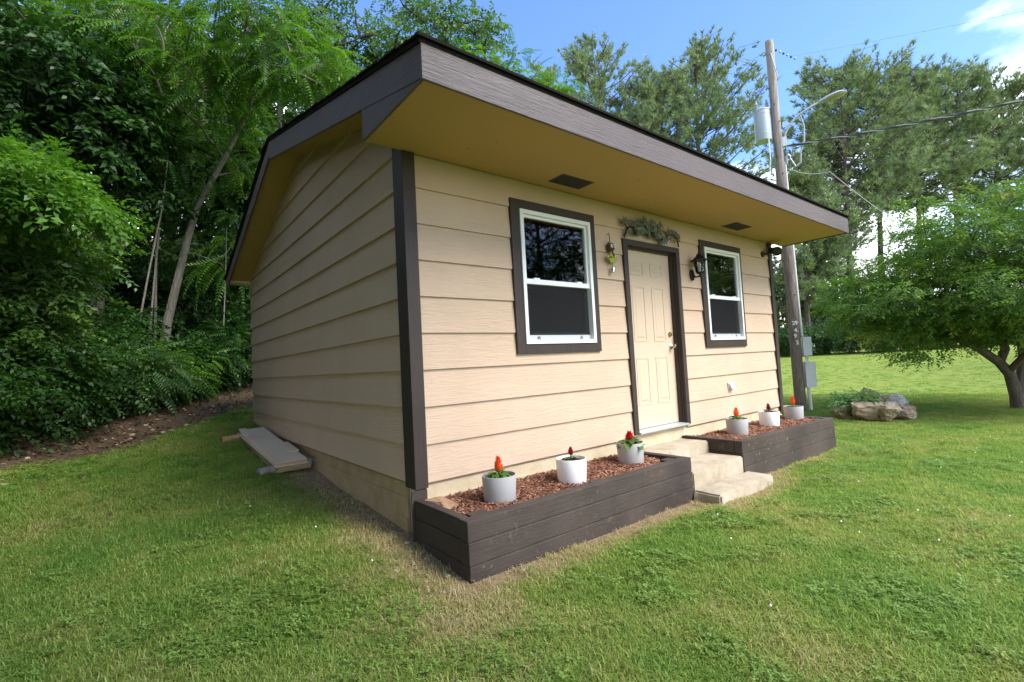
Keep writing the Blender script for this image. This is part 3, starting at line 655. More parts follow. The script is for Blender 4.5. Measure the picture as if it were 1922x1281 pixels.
MB().box(1.18, 1.33, -0.655, -0.60, 0.30, 0.368).build('stake', M['timber_worn'], p1, 0.004); MB().box(2.20, 2.33, -0.655, -0.56, 0.30, 0.366).build('stake', M['timber_worn'], p1, 0.004); MB().box(0.035, 0.17, -0.655, -0.58, 0.30, 0.372).build('stake', M['timber'], p1, 0.004)
p2 = empty('planter_box', (4.7, -0.4, 0), 'dark timber planter right of the steps with pale worn streaks', 'planter', 'timber planters along the front wall')
for z0, z1, ex in ((0.252, 0.385, 0.0), (0.118, 0.2505, 0.004), (-0.22, 0.1165, 0.008)):
    timber(3.394, 6.01, -0.743 - ex, -0.743 + T, z0, z1, M['timber_worn'], p2, 0.035)
    timber(3.394, 3.394 + T, -0.743 + T + .002, -0.03, z0, z1, M['timber'], p2)
    timber(6.01 - T, 6.01, -0.743 + T + .002, -0.02, z0 - .035, z1 - .035, M['timber_worn'], p2)
MB().box(5.70, 5.86, -0.655, -0.60, 0.28, 0.345).build('stake', M['timber_worn'], p2, 0.004)

def mulch(x0, x1, y0, y1, zf, zb, n, label, cat):
    """a bed of shredded bark: a soil sheet plus thousands of chips, one object nobody could count"""
    gxs = np.linspace(x0, x1, 40); gys = np.linspace(y0, y1, 12); X, Y = np.meshgrid(gxs, gys)
    Z = lambda X, Y: zf + (zb - zf) * (Y - y0) / (y1 - y0) + 0.022 * (fbm(X, Y, 4, 31) - .5)
    V = [np.stack([X, Y, Z(X, Y) - 0.008], -1).reshape(-1, 3)]
    ii = np.arange(X.size).reshape(X.shape); F = [np.stack([ii[:-1, :-1], ii[:-1, 1:], ii[1:, 1:], ii[1:, :-1]], -1).reshape(-1, 4)]
    tint = [np.full(len(F[0]), 0.1)]
    px = rng.uniform(x0 + .02, x1 - .02, n); py = rng.uniform(y0 + .02, y1 - .02, n); pz = Z(px, py) + rng.uniform(-.004, .012, n)
    L = rng.uniform(.022, .07, n) * rng.choice([1, 1, 1.4], n); Wd = rng.uniform(.005, .014, n); H = rng.uniform(.003, .006, n)
    yaw = rng.uniform(0, 2 * np.pi, n); pit = rng.normal(0, .28, n)
    d = np.stack([np.cos(yaw) * np.cos(pit), np.sin(yaw) * np.cos(pit), np.sin(pit)], -1); s = np.stack([-np.sin(yaw), np.cos(yaw), rng.normal(0, .4, n)], -1)
    u = np.cross(d, s); c = np.stack([px, py, pz], -1)
    P = lambda a, b, e: c + d * (L * a)[:, None] + s * (Wd * b)[:, None] + u * (H * e)[:, None]
    vv = np.stack([P(-.5, -.5, 0), P(.5, -.3, 0), P(.45, .5, 0), P(-.4, .5, 0), P(-.42, -.2, 1), P(.4, -.1, 1), P(.35, .3, 1), P(-.4, .3, 1)], 1)
    base = len(V[0]) + np.arange(n)[:, None] * 8
    q = np.array([[4, 5, 6, 7], [0, 1, 5, 4], [1, 2, 6, 5], [2, 3, 7, 6], [3, 0, 4, 7]])
    F.append((base[:, None, :] + q[None]).reshape(-1, 4)); V.append(vv.reshape(-1, 3)); tint.append(np.repeat(np.clip(rng.beta(2, 2.4, n), 0, 1), 5))
    o = arr_obj('mulch', np.concatenate(V), np.concatenate(F), M['mulch'], None, np.concatenate(tint)); return tag(o, label, cat, None, 'stuff')
mulch(0.01, 2.335, -0.66, -0.024, 0.325, 0.348, 4200, 'reddish brown bark mulch filling the planter left of the steps', 'mulch')
mulch(3.48, 5.925, -0.66, -0.024, 0.322, 0.338, 4200, 'reddish brown bark mulch filling the planter right of the steps', 'mulch')

# ------------------------------------------------------------------ pots with celosia
def leafy(parent, mat, n, L, spread, z, seed, up=0.5, name='foliage'):
    r_ = np.random.default_rng(seed); V = []; F = []; ti = []
    for k in range(n):
        a = k * 2.39996 + r_.uniform(-.3, .3); e = up * r_.uniform(.4, 1.5); l = L * r_.uniform(.7, 1.15); wd = l * .24
        d = np.array([math.cos(a), math.sin(a), 0]); s = np.array([-math.sin(a), math.cos(a), 0]); z0 = z + r_.uniform(0, .03); st_ = spread * r_.uniform(.3, 1)
        p0 = d * 0.005 + np.array([0, 0, z0]); b = len(V)
        def pt(t, w_, lift=0): return p0 + d * (l * t * math.cos(e * .8) + st_ * t) + np.array([0, 0, l * (math.sin(e) * t - .55 * t * t)]) + s * w_ + np.array([0, 0, lift])
        V += [pt(0, 0), pt(.35, wd, .006), pt(.42, 0), pt(.35, -wd, .006), pt(.75, wd * .7, .004), pt(.78, 0), pt(.75, -wd * .7, .004), pt(1.05, 0)]
        F += [(b, b + 1, b + 2, b + 2), (b, b + 2, b + 3, b + 3), (b + 1, b + 4, b + 5, b + 2), (b + 2, b + 5, b + 6, b + 3), (b + 4, b + 7, b + 5, b + 5), (b + 5, b + 7, b + 6, b + 6)]
        ti += [r_.uniform(0, 1)] * 6
    q4 = [f for f in F if f[2] != f[3]]; q3 = [f[:3] for f in F if f[2] == f[3]]
    t4 = [t for f, t in zip(F, ti) if f[2] != f[3]]; t3 = [t for f, t in zip(F, ti) if f[2] == f[3]]
    return arr_obj(name, np.array(V), [np.array(q4), np.array(q3)], mat, parent, t4 + t3)
def plume(parent, mat, z0, h, r, seed, crest=False):
    r_ = np.random.default_rng(seed); mb = MB(); n = 70
    prof = [(r * .35, 0), (r * .75, h * .12), (r * .85, h * .3), (r * .6, h * .6), (r * .25, h * .88), (0.0, h)]
    mb.lathe(prof, (0, 0, z0), 8)
    for k in range(n):
        t = (k + .5) / n; a = k * 2.39996; rr_ = np.interp(t, [0, .15, .3, .6, .9, 1], [r * .4, r * .8, r * .85, r * .6, r * .22, r * .05])
        c = Vector((rr_ * math.cos(a), rr_ * math.sin(a), z0 + h * t)); d = Vector((math.cos(a) * .8, math.sin(a) * .8, 1.0)).normalized()
        l = r * r_.uniform(.5, .9); s = d.orthogonal().normalized(); u = d.cross(s)
        b = len(mb.v); mb.v += [tuple(c + s * l * .28), tuple(c + u * l * .28), tuple(c - (s + u) * l * .2), tuple(c + d * l)]
        mb.f += [(b, b + 1, b + 3), (b + 1, b + 2, b + 3), (b + 2, b, b + 3)]
    mb.build('flower', mat, parent)
def pot(loc, yaw, potmat, fmat, lmat, h, r, nl, L, seed, label):
    t = bpy.data.objects.new('flower_pot', None); C.objects.link(t); tag(t, label, 'flower pot', 'celosia pots in the planters')
    ph = 0.205; ro, ri, rb = 0.127, 0.118, 0.115
    mb = MB(); mb.lathe([(rb, 0), (rb + .002, .004), (ro, ph - .004), (ro - .002, ph), (ri + .002, ph), (ri, ph - .005), (ri - .004, ph - .03)], (0, 0, 0), 40)
    mb.f = mb.f[:-1]; mb.build('pot', potmat, t, smooth=True)
    n_ = 24; so_ = MB(); so_.lathe([(ri - .003, 0), (.09, .006), (.05, .004), (.0, .010)], (0, 0, ph - .028), n_)
    for i, v in enumerate(so_.v): so_.v[i] = (v[0], v[1], v[2] + 0.004 * math.sin(i * 7.3))
    so_.f = [f for f in so_.f if len(f) == 4]; so_.build('soil', M['soil'], t, smooth=True)
    r_ = np.random.default_rng(seed + 50); ch = MB()
    for k in range(14):
        a, q = r_.uniform(0, 6.28), r_.uniform(.04, .10); c = Vector((q * math.cos(a), q * math.sin(a), ph - .018)); d = Vector((math.cos(a * 3), math.sin(a * 3), .2)) * r_.uniform(.012, .03); s = d.orthogonal() * .25
        ch.extrude([c - d - s, c + d - s * .5, c + d + s * .5, c - d + s], (0, 0, .006))
    ch.build('bark_chips', M['bedsoil'], t)
    z = ph - .02
    MB().tube([(0, 0, z), (0, 0, z + .05)], .005, 6).build('stem', M['potleaf'], t)
    leafy(t, lmat, nl, L, .01, z + .005, seed); plume(t, fmat, z + .045, h, r, seed)
    t.location = loc; t.rotation_euler = (0, 0, yaw); return t
pot((0.455, -0.395, 0.318), .3, M['potgrey'], M['orange'], M['potleaf'], .10, .028, 30, .10, 1, 'grey pot with a tall orange plume, nearest the house corner')
pot((1.190, -0.410, 0.322), 1.2, M['potwhite'], M['darkred'], M['potleaf'], .062, .019, 9, .055, 2, 'white pot with a dark red bud in the left planter')
pot((2.045, -0.345, 0.325), 2.2, M['potgrey'], M['red'], M['potleaf'], .07, .034, 30, .155, 3, 'grey pot with broad leaves and red flower, left of the steps')
pot((4.125, -0.330, 0.318), .9, M['potgrey'], M['orange'], M['potleaf'], .10, .028, 20, .09, 4, 'grey pot with orange plume just right of the steps')
pot((4.985, -0.330, 0.316), 1.9, M['potwhite'], M['darkred'], M['potleaf_dark'], .075, .024, 16, .07, 5, 'white pot with dark red plume in the right planter')
pot((5.760, -0.330, 0.314), 2.7, M['potgrey'], M['orange'], M['potleaf'], .11, .026, 12, .055, 6, 'grey pot with orange plume near the utility pole')

# ------------------------------------------------------------------ rocks
def rock(name, c, dims, mat, seed, label, group=None, yaw=0.0, cat='rock', facet=0.22):
    bm = bmesh.new(); bmesh.ops.create_icosphere(bm, subdivisions=4, radius=1.0)
    r_ = np.random.default_rng(seed); pl = [(Vector(r_.normal(0, 1, 3)).normalized(), r_.uniform(.42, .78)) for _ in range(17)]
    for v in bm.verts:
        p = v.co.copy()
        for nrm, d in pl:
            e = p.dot(nrm) - d
            if e > 0: p -= nrm * e * 0.97
        n_ = .55 * abs(float(fbm(p.x * 2 + p.z * 3 + seed, p.y * 2 - p.z * 2, 2.2, seed)) - .5) * -2 + .5 * (float(fbm(p.x * 3 - p.z * 1.2, p.y * 3 + p.z * 4.5, 3.6, seed + 4)) - .5)
        p *= 1 + n_ * facet
        v.co = p
    for v in bm.verts: v.co = Vector((v.co.x * dims[0] / 1.30, v.co.y * dims[1] / 1.30, v.co.z * dims[2] / 1.30))
    bmesh.ops.rotate(bm, verts=bm.verts[:], cent=(0, 0, 0), matrix=Matrix.Rotation(yaw, 3, 'Z'))
    me = bpy.data.meshes.new(name); bm.to_mesh(me); bm.free(); me.materials.append(mat)
    o = bpy.data.objects.new(name, me); C.objects.link(o); o.location = c; return tag(o, label, cat, group)
rock('rock', (0.085, -0.205, 0.335), (0.17, 0.36, 0.11), M['rocktan'], 3, 'tan rock lying on the mulch in the planter corner')
RG = 'rocks ringing the small flower bed'
YW = R(-38)
rock('rock', (9.46, -0.15, 0.03), (0.66, 0.40, 0.36), M['rock'], 5, 'large flat-faced tan slab at the front of the rock ring', RG, YW, facet=.3)
rock('rock', (9.58, -0.45, 0.06), (0.38, 0.36, 0.42), M['rockpale'], 8, 'pale rough yellowish rock at the right front of the ring', RG, YW + .3, facet=.55)
rock('rock', (9.56, 0.29, -0.02), (0.38, 0.36, 0.25), M['rockbrown'], 12, 'low reddish brown rock at the left end of the ring', RG, YW + .5, facet=.4)
rock('rock', (10.12, -0.15, 0.24), (0.46, 0.42, 0.42), M['rockbrown'], 14, 'tall brown rock standing at the back of the ring', RG, YW + .2, facet=.55)
rock('rock', (10.2, -0.48, 0.18), (0.38, 0.36, 0.22), M['rockwhite'], 17, 'white and grey rock resting on the right of the ring', RG, YW, facet=.4)
rock('rock', (10.14, -0.54, -0.02), (0.50, 0.44, 0.30), M['rock'], 19, 'speckled tan rock under the white rock', RG, YW + .1, facet=.4)

# ------------------------------------------------------------------ siding offcuts by the side wall
LG = 'siding offcuts stacked by the side wall'
ztop = lambda y: 0.40 + (y - 2.45) * 0.075
def offcut(xa0, xa1, xb0, xb1, y0, y1, dz, th, label, mat='ply', sag=0.0):
    """a thin board: x range at the near end (y0) and at the far end (y1)"""
    mb = MB(); n = 6; rows_ = []
    for k in range(n + 1):
        t = k / n; y = y0 + (y1 - y0) * t; a = xa0 + (xb0 - xa0) * t; b = xa1 + (xb1 - xa1) * t; z = ztop(y) + dz - sag * math.sin(math.pi * t)
        rows_.append([(a, y, z - th), (b, y, z - th), (b, y, z), (a, y, z)])
    for k in range(n):
        A, B = rows_[k], rows_[k + 1]; mb.hexa([A[0], A[1], B[1], B[0], A[3], A[2], B[2], B[3]])
    bm_ = mb.build('siding_offcut', M[mat]); bm = bmesh.new(); bm.from_mesh(bm_.data); bmesh.ops.remove_doubles(bm, verts=bm.verts[:], dist=1e-5)
    ins = [f for f in bm.faces if abs(f.normal.y) > 0.9 and y0 + .05 < f.calc_center_median().y < y1 - .05]; bmesh.ops.delete(bm, geom=ins, context='FACES_ONLY')
    bm.to_mesh(bm_.data); bm.free(); return tag(bm_, label, 'board', LG)
offcut(-0.445, -0.085, -0.44, -0.12, 2.43, 4.76, -0.085, 0.024, 'thick bottom board of the offcut stack with a brown edge', 'lumber')
offcut(-0.430, -0.090, -0.45, -0.13, 2.41, 4.74, -0.058, 0.024, 'rounded brown board second from the bottom of the offcut stack', 'lumber')
offcut(-0.450, -0.110, -0.41, -0.10, 2.44, 4.70, -0.040, 0.015, 'tan siding board in the middle of the offcut stack')
offcut(-0.452, -0.13, -0.47, -0.19, 2.45, 4.66, -0.024, 0.013, 'siding board skewed out to the left under the top board', 'ply', 0.004)
offcut(-0.450, -0.30, -0.455, -0.31, 2.48, 4.45, -0.012, 0.010, 'narrow tapering siding strip along the left edge of the stack')
offcut(-0.445, -0.125, -0.36, -0.105, 2.42, 4.80, 0.000, 0.011, 'wide pale top board of the offcut stack')
offcut(-0.21, -0.10, -0.20, -0.09, 2.85, 3.42, 0.013, 0.012, 'short pale scrap lying on top of the stacked boards')
offcut(-0.47, -0.40, -0.43, -0.33, 4.20, 4.82, 0.013, 0.012, 'pointed pale scrap at the far end of the stacked boards')
def log(p0, p1, r, mat, label):
    mb = MB(); p0, p1 = Vector(p0), Vector(p1); mb.tube([p0.lerp(p1, t) for t in (0, .3, .7, 1)], [r, r * 1.04, r * .98, r * 1.02], 12)
    return tag(mb.build('log', mat, None, smooth=True), label, 'log', 'short logs under the board stack')
log((-0.60, 2.52, gzf(-.5, 2.55) + .042), (0.0 - .04, 2.62, gzf(-.1, 2.6) + .045), 0.048, M['logw'], 'greyish round log under the near end of the board stack')
log((-0.68, 4.55, gzf(-.6, 4.5) + .045), (-0.05, 4.62, gzf(-.1, 4.6) + .045), 0.050, M['logt'], 'yellowish brown log under the far end of the board stack')
#VEG
# ------------------------------------------------------------------ utility pole, transformer, lamp, cables
PX, PY = 10.80, 1.52
def polep(t): return (PX - 0.47 * t, PY - 0.13 * t, gzf(PX, PY) - .1 + 8.9 * t)
up = empty('utility_pole', (PX, PY, gzf(PX, PY)), 'weathered leaning wooden utility pole behind the house with grey meter boxes', 'utility pole')
MB().tube([polep(t / 8) for t in range(9)], [0.124 - 0.036 * t / 8 for t in range(9)], 16).build('shaft', M['polew'], up, smooth=True)
def onp(z, dx, dy):
    p = polep((z + .2) / 8.9); return (p[0] + dx, p[1] + dy, z)
vs_ = Vector((0.55, -0.80, 0)).normalized()      # right of the pole as seen from the house front
vf_ = Vector((-0.80, -0.55, 0)).normalized()     # towards the viewer
def pp(z, r, f=0.0):
    p = Vector(onp(z, 0, 0)); return p + vs_ * r + vf_ * f
MB().tube([pp(5.75, .118), pp(4, .128), pp(2.5, .140), pp(1.62, .155)], 0.026, 8).build('conduit', M['white'], up, smooth=True)
MB().tube([pp(5.72, .145), pp(5.86, .145), pp(5.92, .19), pp(5.86, .23)], [.034, .04, .045, .04], 8).build('weatherhead', M['polegrey'], up, smooth=True)
MB().tube([pp(1.16, .215), pp(1.02, .215)], 0.035, 8).build('conduit', M['white'], up, smooth=True)
MB().tube([pp(0.45, .20), pp(.2, .205), pp(-.15, .21)], 0.040, 8).build('conduit', M['white'], up, smooth=True)
def obox(c, hw, hd, z0, z1, slope=0.0):
    P = []
    for z, e in ((z0, 0), (z1, slope)):
        for a, b in ((-1, -1), (1, -1), (1, 1), (-1, 1)):
            q = Vector(c) + vs_ * (a * hw) - vf_ * (b * hd); P.append((q.x, q.y, z))
    return MB().hexa(P)
mbx = obox(pp(1.38, .225, -.02), .09, .12, 1.16, 1.60).build('meter_box', M['boxgrey'], up, 0.006)
c = pp(1.40, .316, -.02); mt = MB(); mt.lathe([(0.085, 0.0), (0.085, .03), (.075, .07), (.0, .085)], (0, 0, 0), 18)
q = vs_.to_track_quat('Z', 'Y'); mt.v = [tuple(q @ Vector(v) + c) for v in mt.v]; mt.build('meter_dial', M['lampglass'], mbx, smooth=True)
MB().tube([pp(1.40, .32, -.02), pp(1.40, .35, -.02)], .06, 14).build('dial_plate', M['white'], mbx)
dbx = obox(pp(.72, .24, -.02), .10, .13, .42, 1.02).build('disconnect_box', M['boxgrey'], up, 0.006)
obox(pp(.74, .348, -.02), .006, .115, .44, 1.0).build('box_door', M['polegrey'], dbx, .004)
for z in (.55, .88): obox(pp(z, .358, .05), .004, .02, z - .03, z + .03).build('hinge', M['cable'], dbx)
for bx, zz in ((mbx, (1.2, 1.56)), (dbx, (.47, .97))):
    for z in zz:
        MB().lathe([(0, -.012), (.012, -.008), (.012, .008), (0, .012)], tuple(pp(z, .17, .112)), 8).build('bolt', M['alum'], bx)
def ptext(ch, z, off):
    cu = bpy.data.curves.new('digit', 'FONT'); cu.body = ch; cu.size = 0.125; cu.extrude = 0.002; cu.align_x = 'CENTER'; cu.offset = 0.004
    o = bpy.data.objects.new('digit_tmp', cu); C.objects.link(o); bpy.context.view_layer.update()
    me = bpy.data.meshes.new_from_object(o.evaluated_get(bpy.context.evaluated_depsgraph_get())); bpy.data.objects.remove(o)
    me.materials.clear(); me.materials.append(M['white'])
    d = bpy.data.objects.new('number_tag', me); C.objects.link(d)
    nrm = (vf_ + vs_ * off * 6.5).normalized(); rt = Vector((0, 0, 1)).cross(nrm).normalized(); upv = nrm.cross(rt)
    base = Vector(onp(z, 0, 0)) + nrm * 0.128
    d.matrix_world = Matrix.Translation(base) @ Matrix((rt, upv, nrm)).transposed().to_4x4(); par(d, up)
for ch, z, off in (('2', 1.90, -.035), ('9', 1.90, .035), ('4', 1.735, .0), ('.', 1.735, .06), ('9', 1.60, -.015), ('2', 1.44, .02)): ptext(ch, z, off)
for k in range(16):
    z = 2.2 + k * .41; a = (k * 2.1) % 3.0 - 1.5; p = Vector(onp(z, 0, 0)); d = (vf_ * math.cos(a) + vs_ * math.sin(a)).normalized()
    r_ = .124 - .036 * (z / 8.9); MB().tube([p + d * (r_ - .02), p + d * (r_ + .03)], .012, 5).build('bolt', M['cable'], up)
MB().tube([pp(8.35, -.02, .11), pp(8.0, .04, .115), pp(7.75, .09, .10)], .012, 5).build('ground_wire', M['cablepale'], up)
# transformer
tp = pp(6.72, -.285, -.02)
tr = empty('pole_transformer', tp, 'pale grey can transformer hung on the left of the utility pole', 'transformer')
MB().lathe([(0.0, -.40), (.175, -.40), (.182, -.38), (.182, .32), (.19, .325), (.19, .35), (.16, .37), (.0, .40)], tuple(tp), 24).build('can', M['transf'], tr, smooth=True)
for dx in (-.08, .09):
    MB().lathe([(.045, 0), (.03, .03), (.05, .06), (.03, .09), (.05, .12), (.03, .15), (.02, .22), (0, .24)], (tp.x + vs_.x * dx * 1.3 , tp.y + vs_.y * dx * 1.3, tp.z + .39), 10).build('bushing', M['polegrey'], tr, smooth=True)
MB().tube([tp + vs_ * .2 + Vector((0, 0, .2)), pp(6.92, -.05)], .04, 6).build('bracket', M['polegrey'], tr); MB().tube([tp + vs_ * .2 + Vector((0, 0, -.2)), pp(6.52, -.05)], .04, 6).build('bracket', M['polegrey'], tr)
lf_ = MB()
for z in (-.25, .25): lf_.lathe([(0.183, -.01), (.187, -.01), (.187, .01), (.183, .01)], (tp.x, tp.y, tp.z + z), 24)
lf_.build('band', M['transf'], tr)
# street lamp
sp = pp(6.35, .12)
sl_ = empty('street_lamp', sp, 'cobra-head street lamp on a curved arm fixed to the utility pole', 'street lamp')
arm = [pp(6.25, .15), pp(6.42, .17), pp(6.62, .27), pp(6.80, .47), pp(6.93, .72), pp(7.03, .95)]
MB().tube(arm, .027, 8).build('arm', M['polegrey'], sl_, smooth=True)
obox(pp(6.22, .13), .05, .06, 6.12, 6.34).build('bracket', M['boxgrey'], sl_, .004)
hd = MB(); h0 = pp(7.02, .90); h1 = pp(7.16, 1.48); ax = (h1 - h0); nA = 10
for i in range(7):
    t = i / 6; c_ = h0 + ax * t; wd_ = [.03, .06, .11, .145, .15, .11, .02][i]; hh = [.03, .05, .07, .075, .065, .045, .01][i]
    for k in range(nA):
        a = 2 * math.pi * k / nA; qv = c_ + vf_ * (wd_ * math.cos(a)) + Vector((0, 0, hh * max(math.sin(a), -.35))); hd.v.append(tuple(qv))
for i in range(6):
    for k in range(nA): hd.f.append((i * nA + k, i * nA + (k + 1) % nA, (i + 1) * nA + (k + 1) % nA, (i + 1) * nA + k))
hd.f += [tuple(range(nA)), tuple(range(6 * nA, 7 * nA))]; head = hd.build('lamp_head', M['polegrey'], sl_, smooth=True)
ls = MB(); cc = h0 + ax * .66 - Vector((0, 0, .028)); axn = ax.normalized()
for i in range(5):
    e = [(.0, -.055), (.10, -.045), (.17, -.02), (.20, .0), (.20, .008)][i]
    for k in range(14):
        a = 2 * math.pi * k / 14; ls.v.append(tuple(cc + axn * (e[0] * 1.05 * math.cos(a)) + vf_ * (e[0] * .62 * math.sin(a)) + Vector((0, 0, e[1]))))
for i in range(4):
    for k in range(14): ls.f.append((i * 14 + k, i * 14 + (k + 1) % 14, (i + 1) * 14 + (k + 1) % 14, (i + 1) * 14 + k))
ls.build('lens', M['lens'], sl_, smooth=True)
def wire(name, pts, r, mat, label, cat='cable', sag=0.0, n=14):
    P = []
    for a, b in zip(pts[:-1], pts[1:]):
        a, b = Vector(a), Vector(b)
        for k in range(n): t = k / n; p = a.lerp(b, t); P.append(p - Vector((0, 0, 4 * sag * t * (1 - t))))
    P.append(Vector(pts[-1])); return tag(MB().tube(P, r, 5).build(name, mat, None, smooth=True), label, cat)
# twisted service drop
pa, pb = pp(6.13, .14), Vector((14.6, -5.9, 6.45)); P1, P2, P3 = [], [], []
for k in range(121):
    t = k / 120; p = pa.lerp(pb, t) - Vector((0, 0, 4 * .16 * t * (1 - t))); a = t * 85
    for L_, o_ in ((P1, 0), (P2, 2.1), (P3, 4.2)): L_.append(p + Vector((0.6 * math.cos(a + o_), 0.4 * math.cos(a + o_), math.sin(a + o_))) * .016)
ct = MB(); ct.tube(P1, .016, 5); ct.tube(P2, .016, 5)
sd_ = empty('service_cable', pa, 'thick twisted overhead service cable running right from the pole', 'cable')
ct.build('black_strand', M['cable'], sd_, smooth=True); MB().tube(P3, .011, 5).build('bare_strand', M['cablepale'], sd_, smooth=True)
wire('loop_cable', [pp(6.82, .50), pp(6.55, .57), pp(6.2, .55), pp(5.95, .46), pp(5.7, .44), pp(5.62, .33), pp(5.85, .22)], .020, M['cablepale'], 'pale cable drooping in a loop under the lamp arm', n=5)
wire('wire', [pp(5.62, .2), pp(5.45, .45), pp(5.38, .9), pp(5.40, 1.0), (18.0, 1.27, 5.66), (33, 1.0, 5.9)], .008, M['cablepale'], 'thin pale wire sagging rightward from the weatherhead', sag=.03, n=6)
wire('wire', [pp(8.42, .12), pp(8.20, .55), (13.0, -5.2, 7.3)], .0035, M['cablepale'], 'fine wire running right from the insulator string at the pole top', sag=.05)
wire('wire', [pp(6.85, .42), (13.2, -.6, 5.2), (19, -2.2, 4.2)], .005, M['cable'], 'thin dark wire dropping right from the lamp arm', sag=.05)
wire('wire', [tp + Vector((-.12, -.16, -.40)), tp + Vector((-.16, -.18, -.9)), tp + Vector((-.10, -.1, -1.5)), pp(5.05, -.1, .05)], .012, M['white'], 'white lead hanging below the transformer can', n=6)
ins = empty('insulator_string', pp(8.40, .14), 'string of small brown insulators tied near the pole top', 'insulator')
for k in range(6):
    p = pp(8.42 - .036 * k * 1.6, .13 + .075 * k); MB().lathe([(0, -.02), (.022, -.015), (.028, 0), (.02, .02), (0, .022)], tuple(p), 8).build('insulator', M['vent'] if k % 2 == 0 else M['polegrey'], ins, smooth=True)

# ------------------------------------------------------------------ foliage
LB = {
 'ail': leafmat('ailanthus_leaf', [(0, (0.041, 0.106, 0.012)), (0.5, (0.081, 0.188, 0.016)), (1, (0.176, 0.300, 0.028))], 0.45),
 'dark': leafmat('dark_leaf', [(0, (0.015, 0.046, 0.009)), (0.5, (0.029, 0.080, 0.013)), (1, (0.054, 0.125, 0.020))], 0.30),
 'bright': leafmat('bright_leaf', [(0, (0.060, 0.155, 0.016)), (0.5, (0.103, 0.229, 0.023)), (1, (0.181, 0.335, 0.040))], 0.42),
 'mid': leafmat('mid_leaf', [(0, (0.046, 0.104, 0.022)), (0.5, (0.081, 0.163, 0.033)), (1, (0.142, 0.240, 0.050))], 0.35),
 'maple': leafmat('maple_leaf', [(0, (0.071, 0.157, 0.031)), (0.5, (0.140, 0.257, 0.048)), (0.8, (0.245, 0.367, 0.060)), (1, (0.531, 0.422, 0.092))], 0.36),
 'pine': leafmat('pine_needle', [(0, (0.128, 0.186, 0.100)), (0.5, (0.217, 0.292, 0.143)), (1, (0.362, 0.421, 0.186))], 0.22, 0.55),
 'shrub': leafmat('shrub_leaf', [(0, (0.039, 0.094, 0.029)), (0.5, (0.072, 0.150, 0.044)), (1, (0.130, 0.225, 0.066))], 0.3),
 'gold': leafmat('gold_leaf', [(0, (0.13, 0.16, 0.03)), (1, (0.30, 0.27, 0.07))], 0.3),
 'bedplant': leafmat('bed_leaf', [(0, (0.208, 0.400, 0.130)), (1, (0.546, 0.700, 0.390))], 0.3),
}
BK = {'pale': barkmat('pale_bark', (0.12, 0.105, 0.085), (0.27, 0.24, 0.19)), 'dark': barkmat('dark_bark', (0.04, 0.032, 0.026), (0.10, 0.08, 0.065)),
      'pine': barkmat('pine_bark', (0.06, 0.045, 0.038), (0.145, 0.11, 0.092)), 'maple': barkmat('maple_bark', (0.075, 0.062, 0.052), (0.16, 0.135, 0.115)), 'twig': barkmat('dead_twig', (0.28, 0.22, 0.16), (0.40, 0.33, 0.25))}
def nrm(a): return a / np.maximum(np.linalg.norm(a, axis=-1, keepdims=True), 1e-9)
def leafq(base, d, s, L, Wd, fold, curl):
    """folded leaf as one quad strip: base, right, tip, left"""
    u = np.cross(d, s)
    return [base, base + d * L * .45 + s * Wd * .5 + u * fold * Wd, base + d * L - u * curl * L, base + d * L * .45 - s * Wd * .5 + u * fold * Wd]
def t_frond(r_, n=11, L=.72, ll=.13, lw=.038, droop=.35):
    V, F = [], []
    for i in range(n):
        t = (i + 1.2) / (n + 1); x = L * t; z = -droop * L * t * t; p = np.array([x, 0, z])
        for sgn in (-1, 1):
            k = math.sin(math.pi * min(1, .25 + t * .85)); d = nrm(np.array([.45, sgn * 1.0, -.35 + r_.uniform(-.15, .15)])); s = nrm(np.cross([0, 0, 1.0], d))
            b = len(V); V += leafq(p, d, s, ll * (.55 + .5 * k) * r_.uniform(.85, 1.1), lw, .25, .15); F.append((b, b + 1, b + 2, b + 3))
    b = len(V); V += leafq(np.array([L * .98, 0, -droop * L]), nrm(np.array([1, 0, -.7])), np.array([0, 1.0, 0]), ll * .8, lw, .2, .1); F.append((b, b + 1, b + 2, b + 3))
    for i in range(3):
        a, c = i / 3, (i + 1) / 3; q = lambda t, o: np.array([L * t, o, -droop * L * t * t]); w0 = .006 * (1 - a * .7)
        b = len(V); V += [q(a, -w0), q(c, -w0 * .7), q(c, w0 * .7), q(a, w0)]; F.append((b, b + 1, b + 2, b + 3))
    return np.array(V), np.array(F)
def t_spray(r_, n=13, L=.42, ll=.085, lw=.048, droop=.2, flat=.35):
    V, F = [], []
    for i in range(n):
        t = (i + .6) / n; sgn = 1 if i % 2 else -1; y = .05 * math.sin(t * 4 + r_.uniform(0, 2)); p = np.array([L * t, y, -droop * L * t * t + r_.uniform(-.02, .02)])
        d = nrm(np.array([r_.uniform(.25, .9), sgn * r_.uniform(.5, 1.0), r_.uniform(-.55, .25)])); s = nrm(np.cross([r_.normal(0, flat), r_.normal(0, flat), 1.0], d))
        l = ll * r_.uniform(.65, 1.15); b = len(V); V += leafq(p, d, s, l, lw * l / ll, .18, .12); F.append((b, b + 1, b + 2, b + 3))
    b = len(V); V += [np.array([0, -.004, 0]), np.array([L, -.002, -droop * L]), np.array([L, .002, -droop * L]), np.array([0, .004, 0])]; F.append((b, b + 1, b + 2, b + 3))
    return np.array(V), np.array(F)
